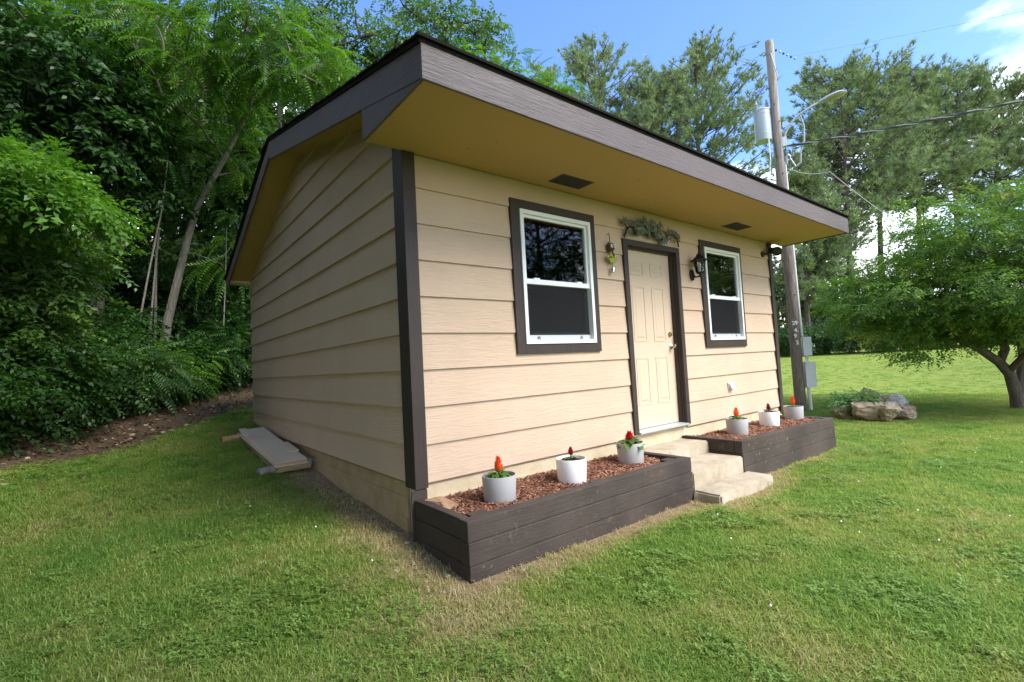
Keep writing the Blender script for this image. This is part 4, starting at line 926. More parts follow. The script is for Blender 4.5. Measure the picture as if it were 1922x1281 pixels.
def t_tuft(r_, n=15, L=.32, wd=.034):
    V, F = [], []
    for i in range(n):
        e = r_.uniform(.15, 1.25); a = r_.uniform(0, 6.28); d = np.array([math.cos(e), math.sin(e) * math.cos(a), math.sin(e) * math.sin(a)]); s = nrm(np.cross(d, r_.normal(0, 1, 3)))
        o = np.array([-.10 * r_.uniform(0, 1), 0, 0]); l = L * r_.uniform(.7, 1.1); b = len(V)
        V += [o - s * wd * .5, o + s * wd * .5, o + d * l + np.array([0, 0, -.02])]; F.append((b, b + 1, b + 2))
    return np.array(V), np.array(F)
def scatter(temps, pos, fwd, scale, upv=None, roll=.5, seed=0):
    """place templates along +X at pos/fwd; returns V, F, tint-per-face index base"""
    r_ = np.random.default_rng(seed); K = len(pos); fwd = nrm(fwd)
    z = np.tile([0, 0, 1.0], (K, 1)) if upv is None else upv
    z = z + r_.normal(0, roll * .5, (K, 3)); s = nrm(np.cross(z, fwd)); u = np.cross(fwd, s)
    Rm = np.stack([fwd, s, u], -1) * scale[:, None, None]
    which = r_.integers(0, len(temps), K); Vs, Fs, Is = [], [], []; base = 0
    for ti, (tv, tf) in enumerate(temps):
        m = np.where(which == ti)[0]
        if not len(m): continue
        vv = np.einsum('kij,nj->kni', Rm[m], tv) + pos[m][:, None, :]
        Vs.append(vv.reshape(-1, 3)); Fs.append((tf[None] + (base + np.arange(len(m)) * len(tv))[:, None, None]).reshape(-1, tf.shape[1])); Is.append(np.repeat(m, len(tf))); base += len(m) * len(tv)
    return np.concatenate(Vs), np.concatenate(Fs), np.concatenate(Is)
tr_ = np.random.default_rng(99)
TP = {'frond': [t_frond(tr_) for _ in range(4)], 'frond_small': [t_frond(tr_, 8, .45, .10, .034, .3) for _ in range(3)],
      'spray': [t_spray(tr_) for _ in range(5)], 'big': [t_spray(tr_, 9, .5, .15, .085, .25) for _ in range(4)],
      'fine': [t_spray(tr_, 15, .36, .080, .036, .12, .25) for _ in range(5)], 'far': [t_spray(tr_, 12, .75, .17, .10, .25, .7) for _ in range(4)],
      'tuft': [t_tuft(tr_) for _ in range(5)], 'bed': [t_spray(tr_, 9, .22, .075, .055, .2) for _ in range(3)]}
def limbs_mb(mb, nodes, targets, r0, r1, n=5, sag=.12, seed=0):
    """grow limbs greedily: every target joins the nearest node of the growing skeleton"""
    r_ = np.random.default_rng(seed); nodes = [np.array(p, float) for p in nodes]
    order = np.argsort([min(np.linalg.norm(t - p) for p in nodes) for t in targets])
    for i in order:
        t = targets[i]; best = min(nodes, key=lambda p: np.linalg.norm(t - p) + max(0, p[2] - t[2] + .2) * 1.6)
        d = t - best; L = np.linalg.norm(d)
        if L < .15: continue
        mid = best + d * .5 + r_.normal(0, .07 * L, 3) + np.array([0, 0, sag * L * r_.uniform(-.3, 1)])
        q1 = best + d * .25 + (mid - best - d * .5) * .7; q3 = best + d * .75 + (mid - best - d * .5) * .7
        f = min(1.0, L / 2.5 + .35); mb.tube([best, q1, mid, q3, t], [r0 * f, r0 * f * .85, (r0 * f + r1) / 2, r1 * 1.3, r1], n, cap=False)
        nodes += [q1, mid, q3, t]
    return nodes
def foliage(blobs, ncl, clr, per, temps, scale, mat, name, parent, seed, droop=.35, shell=.45, flat=.7, upb=.15, centre=None, outw=.7, roll=.6):
    r_ = np.random.default_rng(seed); bl = np.array(blobs, float); wv = bl[:, 3] * bl[:, 4] * bl[:, 5]; pick = r_.choice(len(bl), ncl, p=wv / wv.sum()); b = bl[pick]
    d = nrm(r_.normal(0, 1, (ncl, 3))); rad = r_.uniform(0, 1, ncl) ** shell; cl = b[:, :3] + d * b[:, 3:6] * rad[:, None]
    K = ncl * per; ci = np.repeat(np.arange(ncl), per); dd = nrm(r_.normal(0, 1, (K, 3)) + [0, 0, upb]); rr_ = clr * r_.uniform(.55, 1.3, ncl)[ci] * r_.uniform(0, 1, K) ** .55
    pos = cl[ci] + dd * rr_[:, None] * [1, 1, flat]
    o = pos - (b[ci, :3] if centre is None else np.array(centre)); o[:, 2] *= .35; fw = nrm(nrm(o) * outw + dd * [1, 1, .35] + r_.normal(0, .3, (K, 3))) ; fw[:, 2] -= droop
    V, F, I = scatter(temps, pos, fw, scale * r_.uniform(.75, 1.2, K), None, roll, seed + 1)
    ct = r_.normal(0, .16, ncl); ti = np.clip(.45 + ct[ci][I] + r_.normal(0, .13, K)[I] + r_.normal(0, .10, len(F)), 0, 1)
    ob = arr_obj(name, V, F, mat, parent, ti); return ob, cl
def tree(name, base, trunk, r0, blobs, ncl, clr, per, temps, scale, leaf, bark, label, seed, group=None, cat='tree', limb=.05, droop=.35, shell=.45, flat=.7, nl=None, r1=.35, sag=.12, **kw):
    t = empty(name, base, label, cat, group); tp_ = [np.array(p, float) for p in trunk]
    mb = MB(); n = len(tp_); mb.tube([tuple(p) for p in tp_], [r0 * (1 - (1 - r1) * i / (n - 1)) for i in range(n)], 9)
    ob, cl = foliage(blobs, ncl, clr, per, TP[temps], scale, LB[leaf], 'crown', t, seed, droop, shell, flat, **kw)
    nodes = []
    for a, b in zip(tp_[:-1], tp_[1:]): nodes += [a + (b - a) * k / 3 for k in range(1, 4)]
    nodes = nodes[max(1, len(nodes) // 3):]
    limbs_mb(mb, nodes, cl[:nl] if nl else cl, limb, limb * .22, 5, sag, seed)
    mb.build('trunk', BK[bark], t, smooth=True); return t
def G(x, y, dz=-.1): return (x, y, gzf(x, y) + dz)

# --- left forest
FG = 'trees of the wood left of the house'
tree('tree', G(-1.14, 10.32), [(-1.16, 10.34, 1.3), (-.98, 10.13, 2.76), (-.78, 9.91, 3.71), (-.61, 9.72, 4.55), (-.43, 9.53, 5.27), (.06, 9.08, 6.33), (.55, 8.62, 7.51), (.86, 8.28, 9.2)], .104,
     [(.6, 7.6, 8.5, 1.3, 1.2, 1.2), (1.3, 6.7, 7.7, .9, .9, .8), (-.5, 8.6, 8.2, 1.2, 1.1, 1.1), (-.1, 9.3, 6.4, .9, .7, .7), (.25, 9.3, 4.5, .6, .5, .8), (1.2, 8.6, 9.3, 1.2, 1, 1)], 95, .42, 9, 'frond', 1.0, 'ail', 'pale',
     'leaning pale-barked ailanthus with long bright fronds beside the roof', 101, FG, limb=.045, droop=.45)
tree('tree', G(-1.9, 13.3), [(-1.95, 13.4, 2.2), (-1.85, 13.25, 4.8), (-1.76, 13.08, 6.23), (-1.65, 12.93, 7.37), (-1.52, 12.74, 8.8), (-1.42, 12.57, 10.2), (-1.29, 12.4, 11.4)], .16,
     [(-1.2, 12.3, 11.0, 1.9, 1.5, 1.6), (-.2, 11.8, 9.3, 1.5, 1.1, 1.5), (.6, 11.4, 7.6, 1.0, 1.0, 1.0), (-2.6, 12.6, 9.8, 1.0, 1.0, 1.2)], 85, .5, 8, 'frond', 1.1, 'ail', 'pale',
     'tall thin pale-barked tree with forked stems, deep in the left wood', 102, FG, limb=.06, droop=.45)
tree('tree', G(-1.95, 13.0), [(-1.98, 13.1, 2.2), (-1.9, 13.0, 6.0), (-1.84, 12.99, 8.8), (-1.78, 12.82, 10.8), (-1.8, 12.8, 12.4)], .11, [(-2.2, 12.8, 12.3, 1.3, 1.2, 1.0), (-3.0, 12.4, 10.2, 1.2, 1, 1.2)], 40, .5, 8, 'frond', 1.1, 'ail', 'pale',
     'slender straight grey stem rising close behind the forked pale tree', 103, FG, limb=.04)
tree('tree', G(-2.2, 9.8), [(-2.22, 9.85, .8), (-2.19, 9.78, 3.15), (-2.14, 9.67, 4.35), (-2.05, 9.56, 5.12), (-1.96, 9.45, 5.9), (-2.1, 9.3, 7.2)], .14,
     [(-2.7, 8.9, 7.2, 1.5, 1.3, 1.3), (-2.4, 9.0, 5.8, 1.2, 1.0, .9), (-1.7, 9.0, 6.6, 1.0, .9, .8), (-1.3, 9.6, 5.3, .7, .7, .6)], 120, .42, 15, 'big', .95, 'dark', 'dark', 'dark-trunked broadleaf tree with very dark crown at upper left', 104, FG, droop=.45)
tree('tree', G(-4.4, 5.4), [(-4.5, 5.3, .8), (-4.3, 5.4, 2.4), (-3.9, 5.5, 3.3), (-3.3, 5.5, 3.9)], .09, [(-2.75, 5.3, 3.78, .85, .9, .34), (-3.2, 5.7, 4.2, .8, .8, .3)], 62, .32, 16, 'spray', 1.15, 'bright', 'dark',
     'young tree reaching in from the left edge with bright yellow-green leaves', 105, FG, droop=.35, shell=.6, flat=.45, limb=.025)
tree('tree', G(-4.2, 6.8), [(-4.2, 6.8, 1.0), (-3.9, 6.8, 2.4), (-3.4, 6.7, 3.2)], .08, [(-3.0, 6.2, 2.9, .9, .9, .5), (-3.1, 6.3, 2.1, .9, .9, .5), (-2.6, 6.8, 3.4, .6, .6, .4)], 95, .32, 15, 'spray', 1.05, 'mid', 'dark',
     'bushy green understory tree under the bright branch at left', 106, FG, droop=.4, flat=.5, limb=.022)
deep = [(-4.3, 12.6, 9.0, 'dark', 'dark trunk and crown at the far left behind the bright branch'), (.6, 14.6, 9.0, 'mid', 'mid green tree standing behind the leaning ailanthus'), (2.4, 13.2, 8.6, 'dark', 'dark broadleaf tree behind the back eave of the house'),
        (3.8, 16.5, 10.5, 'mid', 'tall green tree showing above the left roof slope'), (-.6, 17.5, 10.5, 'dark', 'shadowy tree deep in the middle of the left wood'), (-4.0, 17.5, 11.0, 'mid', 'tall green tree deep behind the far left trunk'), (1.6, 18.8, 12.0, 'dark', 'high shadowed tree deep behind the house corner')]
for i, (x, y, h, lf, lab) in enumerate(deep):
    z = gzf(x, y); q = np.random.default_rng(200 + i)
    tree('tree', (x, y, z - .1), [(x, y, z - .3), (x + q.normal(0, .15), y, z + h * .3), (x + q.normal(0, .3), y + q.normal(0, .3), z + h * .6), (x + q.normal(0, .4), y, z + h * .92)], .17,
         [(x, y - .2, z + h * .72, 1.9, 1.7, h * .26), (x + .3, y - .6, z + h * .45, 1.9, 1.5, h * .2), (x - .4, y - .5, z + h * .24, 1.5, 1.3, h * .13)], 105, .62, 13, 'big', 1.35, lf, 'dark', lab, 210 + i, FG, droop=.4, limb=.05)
for i, (x, y, h, r, lab) in enumerate([(-6.2, 1.2, 13, 2.4, 'unseen dense tree added just beyond the left edge to block sky light'), (-6.6, -2.6, 12.5, 2.5, 'unseen dense tree added beside the lawn, left of the camera, to block sky light'), (-6.8, 5.0, 13.5, 2.2, 'unseen dense tall tree added left of the bright branch to block sky light'), (-10, -.6, 15.0, 3.2, 'unseen taller tree added behind the left lawn trees to block sky light'), (-9.5, 3.6, 15.0, 3.2, 'unseen tall tree added in the wood out of view at left to block sky light'), (-7.0, -7.0, 12.0, 2.8, 'unseen dense tree added behind the camera on the left side to block sky light'), (-8.0, -11.5, 13.0, 3.2, 'unseen dense tree added far behind the camera on the left side to block sky light')]):  # unseen trees added to keep sky light off the left wall and lawn
    z = gzf(x, y); tree('tree', (x, y, z - .1), [(x, y, z - .3), (x + .1, y, z + h * .4), (x, y + .2, z + h * .9)], .2, [(x, y, z + h * .68, r, r, h * .3), (x + .2, y, z + h * .30, r * 1.0, r * 1.0, h * .28)], 92, .9, 11, 'far', 1.15, 'dark', 'dark', lab, 240 + i, FG, limb=.07, nl=60)
x, y, h = -.6, -9.2, 14.0; z = gzf(x, y)  # unseen tree added so that its crown shades the left lawn
tree('tree', (x, y, z - .1), [(x, y, z - .3), (x + .1, y, z + 5), (x - .1, y, z + 9), (x, y + .2, z + h * .93)], .24, [(x, y, z + 10.6, 3.0, 2.8, 3.0)], 190, .9, 12, 'far', 1.3, 'mid', 'dark', 'tall high-crowned unseen tree added behind the camera to shade the left lawn', 248, FG, limb=.09, nl=60)
def sapling(pts, r, label, seed):
    t = empty('sapling', G(pts[0][0], pts[0][1]), label, 'sapling', 'thin saplings in the left wood'); top = np.array(pts[-1])
    MB().tube([(pts[0][0], pts[0][1], pts[0][2] - .6)] + list(pts), [r * (1 - .6 * k / len(pts)) for k in range(len(pts) + 1)], 7).build('trunk', BK['pale'], t, smooth=True)
    foliage([(*(top + [0, 0, .3]), .5, .5, .45)], 7, .25, 9, TP['frond_small'], 1.0, LB['dark'], 'crown', t, seed)
sapling([(-1.64, 9.43, 1.5), (-1.5, 9.27, 2.66), (-1.32, 9.05, 3.75), (-1.1, 8.9, 5.0), (-1.0, 8.9, 6.0)], .026, 'pale crooked sapling leaning right, left of the ailanthus trunk', 301)
sapling([(-1.39, 9.88, 1.5), (-1.32, 9.77, 2.48), (-1.23, 9.63, 3.63), (-1.10, 9.5, 5.0), (-1.25, 9.4, 6.2)], .028, 'thin curved sapling close beside the ailanthus trunk', 302)
sapling([(-1.22, 10.33, 2.0), (-1.19, 10.25, 3.5), (-1.15, 10.18, 5.2), (-1.2, 10.1, 7.0)], .036, 'straight upright grey sapling just behind the ailanthus trunk', 303)
sapling([(-.01, 9.43, 1.5), (.02, 9.34, 2.69), (.06, 9.26, 3.6), (.1, 9.2, 4.8)], .020, 'thin pale sapling near the back corner of the house', 304)
SG = 'shrubs along the edge of the left wood'
shr = [(-3.35, 4.7, .95, 1.3, 'dark', 'spray', 'leafy green shrub at the lower left edge of the picture'), (-2.75, 5.75, .9, 1.5, 'dark', 'spray', 'dark shrub second from the left along the litter strip'), (-2.2, 6.7, .85, 1.35, 'dark', 'spray', 'dark low shrub behind the widest patch of litter'),
       (-1.55, 7.5, .8, 1.1, 'shrub', 'frond_small', 'low ferny shrub left of the saplings'), (-.95, 8.1, .75, 1.0, 'ail', 'frond_small', 'bright ferny seedling clump in front of the ailanthus'), (-.35, 8.6, .8, 1.05, 'dark', 'spray', 'dark low shrub right of the ailanthus foot'),
       (.25, 8.9, .85, 1.35, 'dark', 'frond_small', 'ferny shrub nearest the back corner of the house'), (.95, 9.7, 1.0, 2.0, 'dark', 'spray', 'tall dark shrub half hidden by the house corner'), (-3.1, 7.8, 1.2, 2.3, 'dark', 'spray', 'tall dark shrub under the upper left trees'),
       (-2.0, 8.9, 1.0, 1.9, 'dark', 'spray', 'dark shrub at the foot of the dark trunk'), (-.6, 10.9, 1.2, 2.4, 'dark', 'spray', 'dark shrub behind the ailanthus foot'), (.6, 11.6, 1.3, 2.8, 'dark', 'big', 'tall dark shrub deep behind the house corner'), (-2.9, 10.9, 1.4, 2.8, 'dark', 'big', 'tall dark shrub deep at the left'), (-1.7, 12.0, 1.4, 2.8, 'dark', 'big', 'dark shrub deep in the middle of the wood')]
def shrub(x, y, r, h, lf, tm, lab, seed, grp, dens=1.0, sc=1.0, name='shrub'):
    z = gzf(x, y); t = empty(name, (x, y, z), lab, 'shrub', grp); nc = int((34 + 26 * r) * dens)
    ob, cl = foliage([(x, y, z + h * .52, r, r * .9, h * .48)], nc, .30 * max(1, sc * .8), 12, TP[tm], sc, LB[lf], 'foliage', t, seed, .3, .4, .6)
    mb = MB(); r_ = np.random.default_rng(seed)
    for k in range(6):
        a = r_.uniform(0, 6.28); tt = cl[r_.integers(0, len(cl))]; b0 = np.array([x + .12 * math.cos(a), y + .12 * math.sin(a), z - .05]); mb.tube([b0, (b0 + tt) / 2 + r_.normal(0, .08, 3) + [0, 0, .15], tt], [.022, .016, .006], 5)
    mb.build('stems', BK['dark'], t, smooth=True); return t
for i, (x, y, r, h, lf, tm, lab) in enumerate(shr): shrub(x - .12, y + .3, r * .95, h, lf, tm, lab, 400 + i, SG)

# --- trees behind the house
BG = 'broadleaf trees behind the house'
z = gzf(9.6, 15.6)
tree('tree', (9.6, 15.6, z), [(9.6, 15.6, z - .3), (9.5, 15.5, 6), (9.3, 15.3, 10), (9.6, 15.0, 13), (9.8, 14.9, 17)], .26, [(9.6, 15.1, 15.0, 3.2, 3.0, 3.2), (8.0, 15.8, 13.2, 2.6, 2.4, 2.6), (10.9, 14.3, 13.4, 2.2, 2.0, 1.9)], 270, .75, 13, 'big', 1.15, 'mid', 'dark',
     'large airy broadleaf tree rising behind the roof peak', 501, BG, limb=.10, shell=.5, droop=.4)
z = gzf(5.6, 17.2)
tree('tree', (5.6, 17.2, z), [(5.6, 17.2, z - .3), (5.7, 17, 7), (5.5, 17, 11), (5.8, 16.8, 16)], .24, [(5.8, 16.9, 14.6, 2.8, 2.6, 3.2), (6.6, 16.6, 11.2, 2.2, 2.0, 2.0)], 150, .75, 13, 'big', 1.15, 'mid', 'dark',
     'broadleaf tree between the fronds and the roof peak', 502, BG, limb=.09, shell=.5, droop=.4)
z = gzf(8.5, 9.0)
tree('tree', (8.5, 9.0, z), [(8.5, 9.0, z - .3), (8.6, 8.9, 4), (8.5, 8.8, 7), (8.5, 8.7, 9.6)], .14, [(8.6, 8.6, 10.2, 1.7, 1.5, 1.2), (9.6, 8.2, 9.8, 1.2, 1.1, .9), (7.3, 9.2, 10.6, 1.1, 1.0, 1.0), (8.5, 8.8, 8.6, 1.8, 1.5, 1.2), (10.3, 7.9, 9.0, .8, .8, .7)], 150, .42, 12, 'frond', .85, 'bright', 'dark',
     'bright green tree just over the ridge left of the pines', 503, BG, limb=.05)

# --- pines
def pine(x, y, ztop, cr, seed, label, lo=.38, dens=1.0, lean=(0, 0), base_r=.26, narrow=1.0):
    z0 = gzf(x, y); H = ztop - z0; t = empty('pine_tree', (x, y, z0), label, 'pine tree', 'pines beyond the lawn'); r_ = np.random.default_rng(seed)
    mb = MB(); ph = r_.uniform(0, 6.28); cx = lambda s: np.array([x + lean[0] * s * s + .18 * math.sin(ph + s * 5), y + lean[1] * s * s + .18 * math.cos(ph + s * 4), z0 - .3 + (H + .1) * s])
    S = np.linspace(0, 1, 12); mb.tube([cx(s) for s in S], [max(.03, base_r * (1 - .86 * s)) for s in S], 8)
    pos, fw = [], []; nb = int(72 * dens)
    for k in range(nb):
        s = lo + (1 - lo) * ((k + r_.uniform(0, 1)) / nb) ** .9; q = (s - lo) / (1 - lo); az = r_.uniform(0, 6.28)
        L = cr * narrow * (math.sin(math.pi * min(1, .24 + q * .70)) ** .6) * r_.uniform(.55, 1.15); rise = .18 + .75 * q + r_.normal(0, .12)
        p0 = cx(s); d = np.array([math.cos(az), math.sin(az), rise]); d /= np.linalg.norm(d); tip = p0 + d * L; mid = p0 + d * L * .5 + np.array([0, 0, -.05 * L + r_.normal(0, .04 * L)])
        mb.tube([p0, mid, tip], [.055 * (1 - .5 * q), .035, .012], 5, cap=False)
        nt_ = int((10 + 11 * L / cr) * (1 if r_.uniform() > .12 else .3))
        for j in range(nt_):
            f = r_.uniform(.35, 1.03) ** .8; b = p0 + (mid - p0) * min(1, 2 * f) if f < .5 else mid + (tip - mid) * (2 * f - 1)
            off = r_.normal(0, 1, 3) * [1, 1, .6]; off *= (.24 + .40 * L * .35) / max(1e-6, np.linalg.norm(off)) * r_.uniform(.4, 1.3); e = b + off + np.array([0, 0, .10])
            if j % 2 == 0: mb.tube([b, e], [.014, .008], 3, cap=False)
            ud = nrm(off * .8 + d * .8 + np.array([0, 0, .7]))
            for w_ in range(3): pos.append(e - ud * (.13 * w_) + r_.normal(0, .07, 3)); fw.append(ud + r_.normal(0, .3, 3))
    pos = np.array(pos); fw = np.array(fw); V, F, I = scatter(TP['tuft'], pos, fw, r_.uniform(.9, 1.35, len(pos)), None, .5, seed + 3)
    ti = np.clip(.45 + r_.normal(0, .2, len(pos))[I] + r_.normal(0, .08, len(F)), 0, 1)
    arr_obj('crown', V, F, LB['pine'], t, ti); mb.build('trunk', BK['pine'], t, smooth=True); return t
pine(25.9, 25.4, 25.6, 3.0, 601, 'slim pine partly hidden behind the bright tree above the roof', .45, .9)
pine(23.9, 18.1, 22.5, 4.5, 602, 'dense conical pine left of the middle, above the eave', .36, 1.35, (.2, 0))
pine(27.1, 15.6, 19.8, 4.4, 603, 'shorter pine between the conical pine and the broad pine', .42, 1.1)
pine(28.9, 13.9, 21.2, 5.0, 604, 'broad fan-crowned pine left of the utility pole', .40, 1.5, (.4, -.3))
pine(36.9, 8.0, 19.8, 5.0, 605, 'tall pine directly right of the utility pole', .46, 1.25, (.3, -.5))
pine(41.0, 7.0, 20.3, 4.9, 606, 'pine with the highest flat crown right of the street lamp', .52, 1.2, (.4, -.7))
pine(43.1, 5.2, 20.0, 4.5, 607, 'bare-trunked pine in the middle of the right group', .54, 1.1, (.4, -.8))
pine(46.6, 3.8, 20.2, 4.5, 608, 'pine third from the right edge in the right group', .54, 1.1, (.4, -.9))
pine(49.9, 2.3, 19.8, 4.8, 609, 'wind-leaned pine second from the right edge', .52, 1.1, (.6, -1.4))
pine(53.3, .6, 18.4, 4.8, 610, 'low-branched pine at the right edge above the maple', .46, 1.1, (.6, -1.2))
pine(33.2, 9.2, 12.2, 3.4, 611, 'young pine with drooping soft boughs behind the eave corner', .30, 1.1, (0, -.2), .2)
pine(39.5, 9.8, 16.5, 3.6, 612, 'dark pine standing just right of the pole foot', .34, 1.0, (0, 0), .32)

# --- small trees and shrubs at the far side of the lawn
EG = 'small trees at the far edge of the lawn'
for i, (x, y, h, r, lf, lab) in enumerate([(35.4, 11.4, 8.6, 2.3, 'mid', 'small green tree behind the pole, next to the house wall'), (36.6, 9.6, 7.6, 1.9, 'mid', 'small leafy tree just right of the pole'), (39.0, 7.3, 7.0, 2.1, 'dark', 'dark small tree left of the maple crown'), (37.5, 13.0, 8.0, 2.4, 'dark', 'dark small tree seen between house wall and pole'), (42.5, 5.2, 7.4, 2.4, 'dark', 'dark small tree hidden low behind the maple'), (46.0, 2.6, 7.0, 2.4, 'mid', 'green small tree low behind the maple at right')]):
    z = gzf(x, y); tree('tree', (x, y, z), [(x, y, z - .2), (x + .1, y, z + h * .4), (x, y + .1, z + h * .85)], .16, [(x, y, z + h * .62, r, r, h * .36), (x + .4, y - .3, z + h * .36, r * .8, r * .8, h * .2)], 80, .62, 11, 'far', .8, lf, 'dark', lab, 520 + i, EG, limb=.06)
HG = 'shrubs along the far edge of the lawn'
for i, (x, y, r, h, lf, lab) in enumerate([(31.6, 11.0, 1.3, 2.3, 'shrub', 'green shrub seen between house wall and pole'), (32.0, 9.4, 1.3, 2.1, 'shrub', 'green shrub just right of the pole boxes'), (32.9, 8.2, 1.3, 2.0, 'shrub', 'second green shrub right of the pole on the lawn edge'), (33.0, 6.9, 1.4, 2.3, 'shrub', 'rounded green shrub in the middle of the lawn edge'), (33.3, 5.4, 1.5, 2.2, 'shrub', 'green shrub left of the low maple branch'),
        (34.4, 4.0, 1.6, 2.0, 'shrub', 'green shrub behind the low maple branch'), (35.8, 2.5, 1.6, 2.0, 'shrub', 'green shrub behind the maple limbs'), (37.5, .6, 1.7, 2.0, 'shrub', 'green shrub right of the maple trunk')]): shrub(x, y, r, h, lf, 'far', lab, 540 + i, HG, 1.1, .62)
shrub(33.0, 10.9, .8, 3.3, 'gold', 'far', 'yellowish shrub top between the house wall and pole', 560, HG, .6, .55)
fh = empty('house', (47, 13.0, gzf(47, 13)), 'pale grey far house glimpsed between trunks beyond the lawn', 'house'); z = gzf(47, 13)
MB().box(45, 50, 11.0, 15.5, z - .3, z + 3.0).build('wall', M['farwall'], fh)
MB().extrude([(44.6, 10.6, z + 3.0), (44.6, 15.9, z + 3.0), (44.6, 13.25, z + 4.5)], (5.8, 0, 0)).build('roof', M['shingle'], fh)
MB().box(44.96, 44.995, 12.4, 13.6, z + 1.0, z + 2.2).build('window', M['dark'], fh)

# --- the maple on the lawn
mt_ = empty('maple_tree', (12.76, -1.9, gzf(12.76, -1.9)), 'spreading low-branched maple at the right edge of the lawn', 'maple tree')
mz = gzf(12.76, -1.9); mb = MB()
trunkp = [(12.77, -1.88, mz - .2), (12.74, -1.87, mz + .25), (12.62, -1.82, .58), (12.45, -1.70, .84), (12.1, -1.45, 1.15), (11.7, -1.1, 1.45), (11.2, -.6, 1.75)]
mb.tube(trunkp, [.135, .112, .10, .09, .072, .058, .04], 10)
t2 = [(12.45, -1.70, .80), (12.5, -1.8, 1.1), (12.45, -1.75, 1.6), (12.2, -1.7, 2.4), (12.0, -1.4, 3.2)]; mb.tube(t2, [.075, .075, .065, .05, .03], 8)
t3 = [(12.75, -1.89, .15), (12.84, -1.98, .62), (12.86, -2.02, 1.0), (12.80, -2.0, 1.6), (13.0, -2.3, 2.6), (13.1, -2.4, 3.6)]; mb.tube(t3, [.10, .09, .08, .07, .05, .03], 8)
t4 = [(12.85, -2.0, 1.0), (13.3, -2.6, 1.6), (13.8, -3.2, 2.1)]; mb.tube(t4, [.07, .06, .04], 7); t5 = [(12.62, -1.8, .62), (12.1, -2.2, 1.1), (11.6, -2.6, 1.6)]; mb.tube(t5, [.07, .055, .035], 7)
mblobs = [(12.4, -1.5, 2.7, 2.3, 2.2, 1.35), (11.4, -.6, 2.2, 1.6, 1.6, .95), (12.6, -2.9, 2.9, 1.9, 1.9, 1.4), (11.0, -.15, 2.4, 1.0, 1.0, .75), (12.4, -1.6, 3.7, 1.7, 1.7, .85), (11.3, -2.2, 2.2, 1.3, 1.2, .8), (13.6, -3.4, 3.5, 2.0, 2.0, 1.3), (11.35, -1.05, 1.12, 1.0, .85, .22), (13.2, -.2, 2.6, 1.8, 1.6, 1.2), (11.1, -.45, 1.75, 1.0, .9, .5), (11.9, -2.0, 1.8, 1.2, 1.2, .55), (12.0, -1.2, 1.75, 1.0, 1.0, .5)]
ob, cl = foliage(mblobs, 560, .36, 16, TP['fine'], 1.0, LB['maple'], 'crown', mt_, 701, .22, .33, .38, .1, None, .8, .45)
nd = [np.array(p) for q_ in (trunkp[3:], t2[1:], t3[2:], t4[1:], t5[1:]) for p in q_]
limbs_mb(mb, nd, cl[:170], .028, .006, 5, .1, 702); mb.build('trunk', BK['maple'], mt_, smooth=True)
tw = MB(); r_ = np.random.default_rng(77)
for k in range(46):
    a = np.array([12.35, -2.55, 3.15]) + r_.normal(0, .35, 3) * [1, 1, .8]; d = nrm(np.array([-.8, -.4, .35]) + r_.normal(0, .5, 3)); L = r_.uniform(.3, .8); tw.tube([a, a + d * L * .5 + r_.normal(0, .05, 3), a + d * L + r_.normal(0, .08, 3)], [.008, .006, .003], 4)
tw.build('dead_twigs', BK['twig'], mt_)
# plants inside the rock ring
bp = empty('bed_plant', (9.85, .05, .1), 'pale green leafy plants growing inside the rock ring', 'plant')
foliage([(9.80, .14, .22, .28, .28, .12), (9.9, -.10, .22, .25, .25, .10)], 44, .12, 7, TP['bed'], 1.0, LB['bedplant'], 'foliage', bp, 710, .1, .5, .6)
# --- trees behind the camera that the window panes mirror
RGp = 'trees across the yard mirrored in the window panes'
for i, (x, y, h, r, lab) in enumerate([(17.0, -17.5, 12.5, 4.2, 'dark broad tree mirrored in the left window, behind the camera'), (22.5, -15.0, 11.0, 3.6, 'dark broad tree mirrored between the windows, behind the camera'), (27.0, -12.0, 11.5, 4.2, 'green tree mirrored in the right window, behind the camera')]):
    z = gzf(x, y); tree('tree', (x, y, z), [(x, y, z - .2), (x + .2, y, z + h * .4), (x, y + .2, z + h * .85)], .22, [(x, y, z + h * .6, r, r, h * .42)], 105, 1.0, 12, 'far', 1.2, 'dark', 'dark', lab, 730 + i, RGp, limb=.09)

# ------------------------------------------------------------------ lawn: grass, clover, litter (nobody could count these)
def in_view(x, y, m=6): 
    az = np.degrees(np.arctan2(x - CX, y - CY)); return (az > -10 - m) & (az < 88 + m)
def inside_solid(x, y):
    s = (x > -.06) & (x < 6.12) & (y > -.03) & (y < 6.1); s |= (x > -.075) & (x < 2.43) & (y > -.765) & (y < 0); s |= (x > 3.38) & (x < 6.02) & (y > -.765) & (y < 0); s |= (x > 2.39) & (x < 3.45) & (y > -1.035) & (y < 0)
    s |= ((x - 9.82) / .6) ** 2 + ((y + .1) / .7) ** 2 < 1
    s |= (x > -.46) & (x < -.05) & (y > 2.5) & (y < 4.7)
    return s
def gmat(): return leafmat('grass_blade', [(0.0, (0.54, 0.45, 0.25)), (0.15, (0.49, 0.44, 0.19)), (0.32, (0.39, 0.425, 0.115)), (0.56, (0.285, 0.40, 0.080)), (0.82, (0.195, 0.345, 0.060)), (1.0, (0.14, 0.285, 0.050))], 0.42, 0.5, True, spec=.25, tcol=(1.05, 1.1, .55))
M['grass'] = gmat(); M['clover'] = leafmat('clover_leaf', [(0, (0.125, 0.215, 0.035)), (.6, (0.18, 0.285, 0.050)), (1.2, (0.26, 0.37, 0.085))], 0.25, 0.5, True)
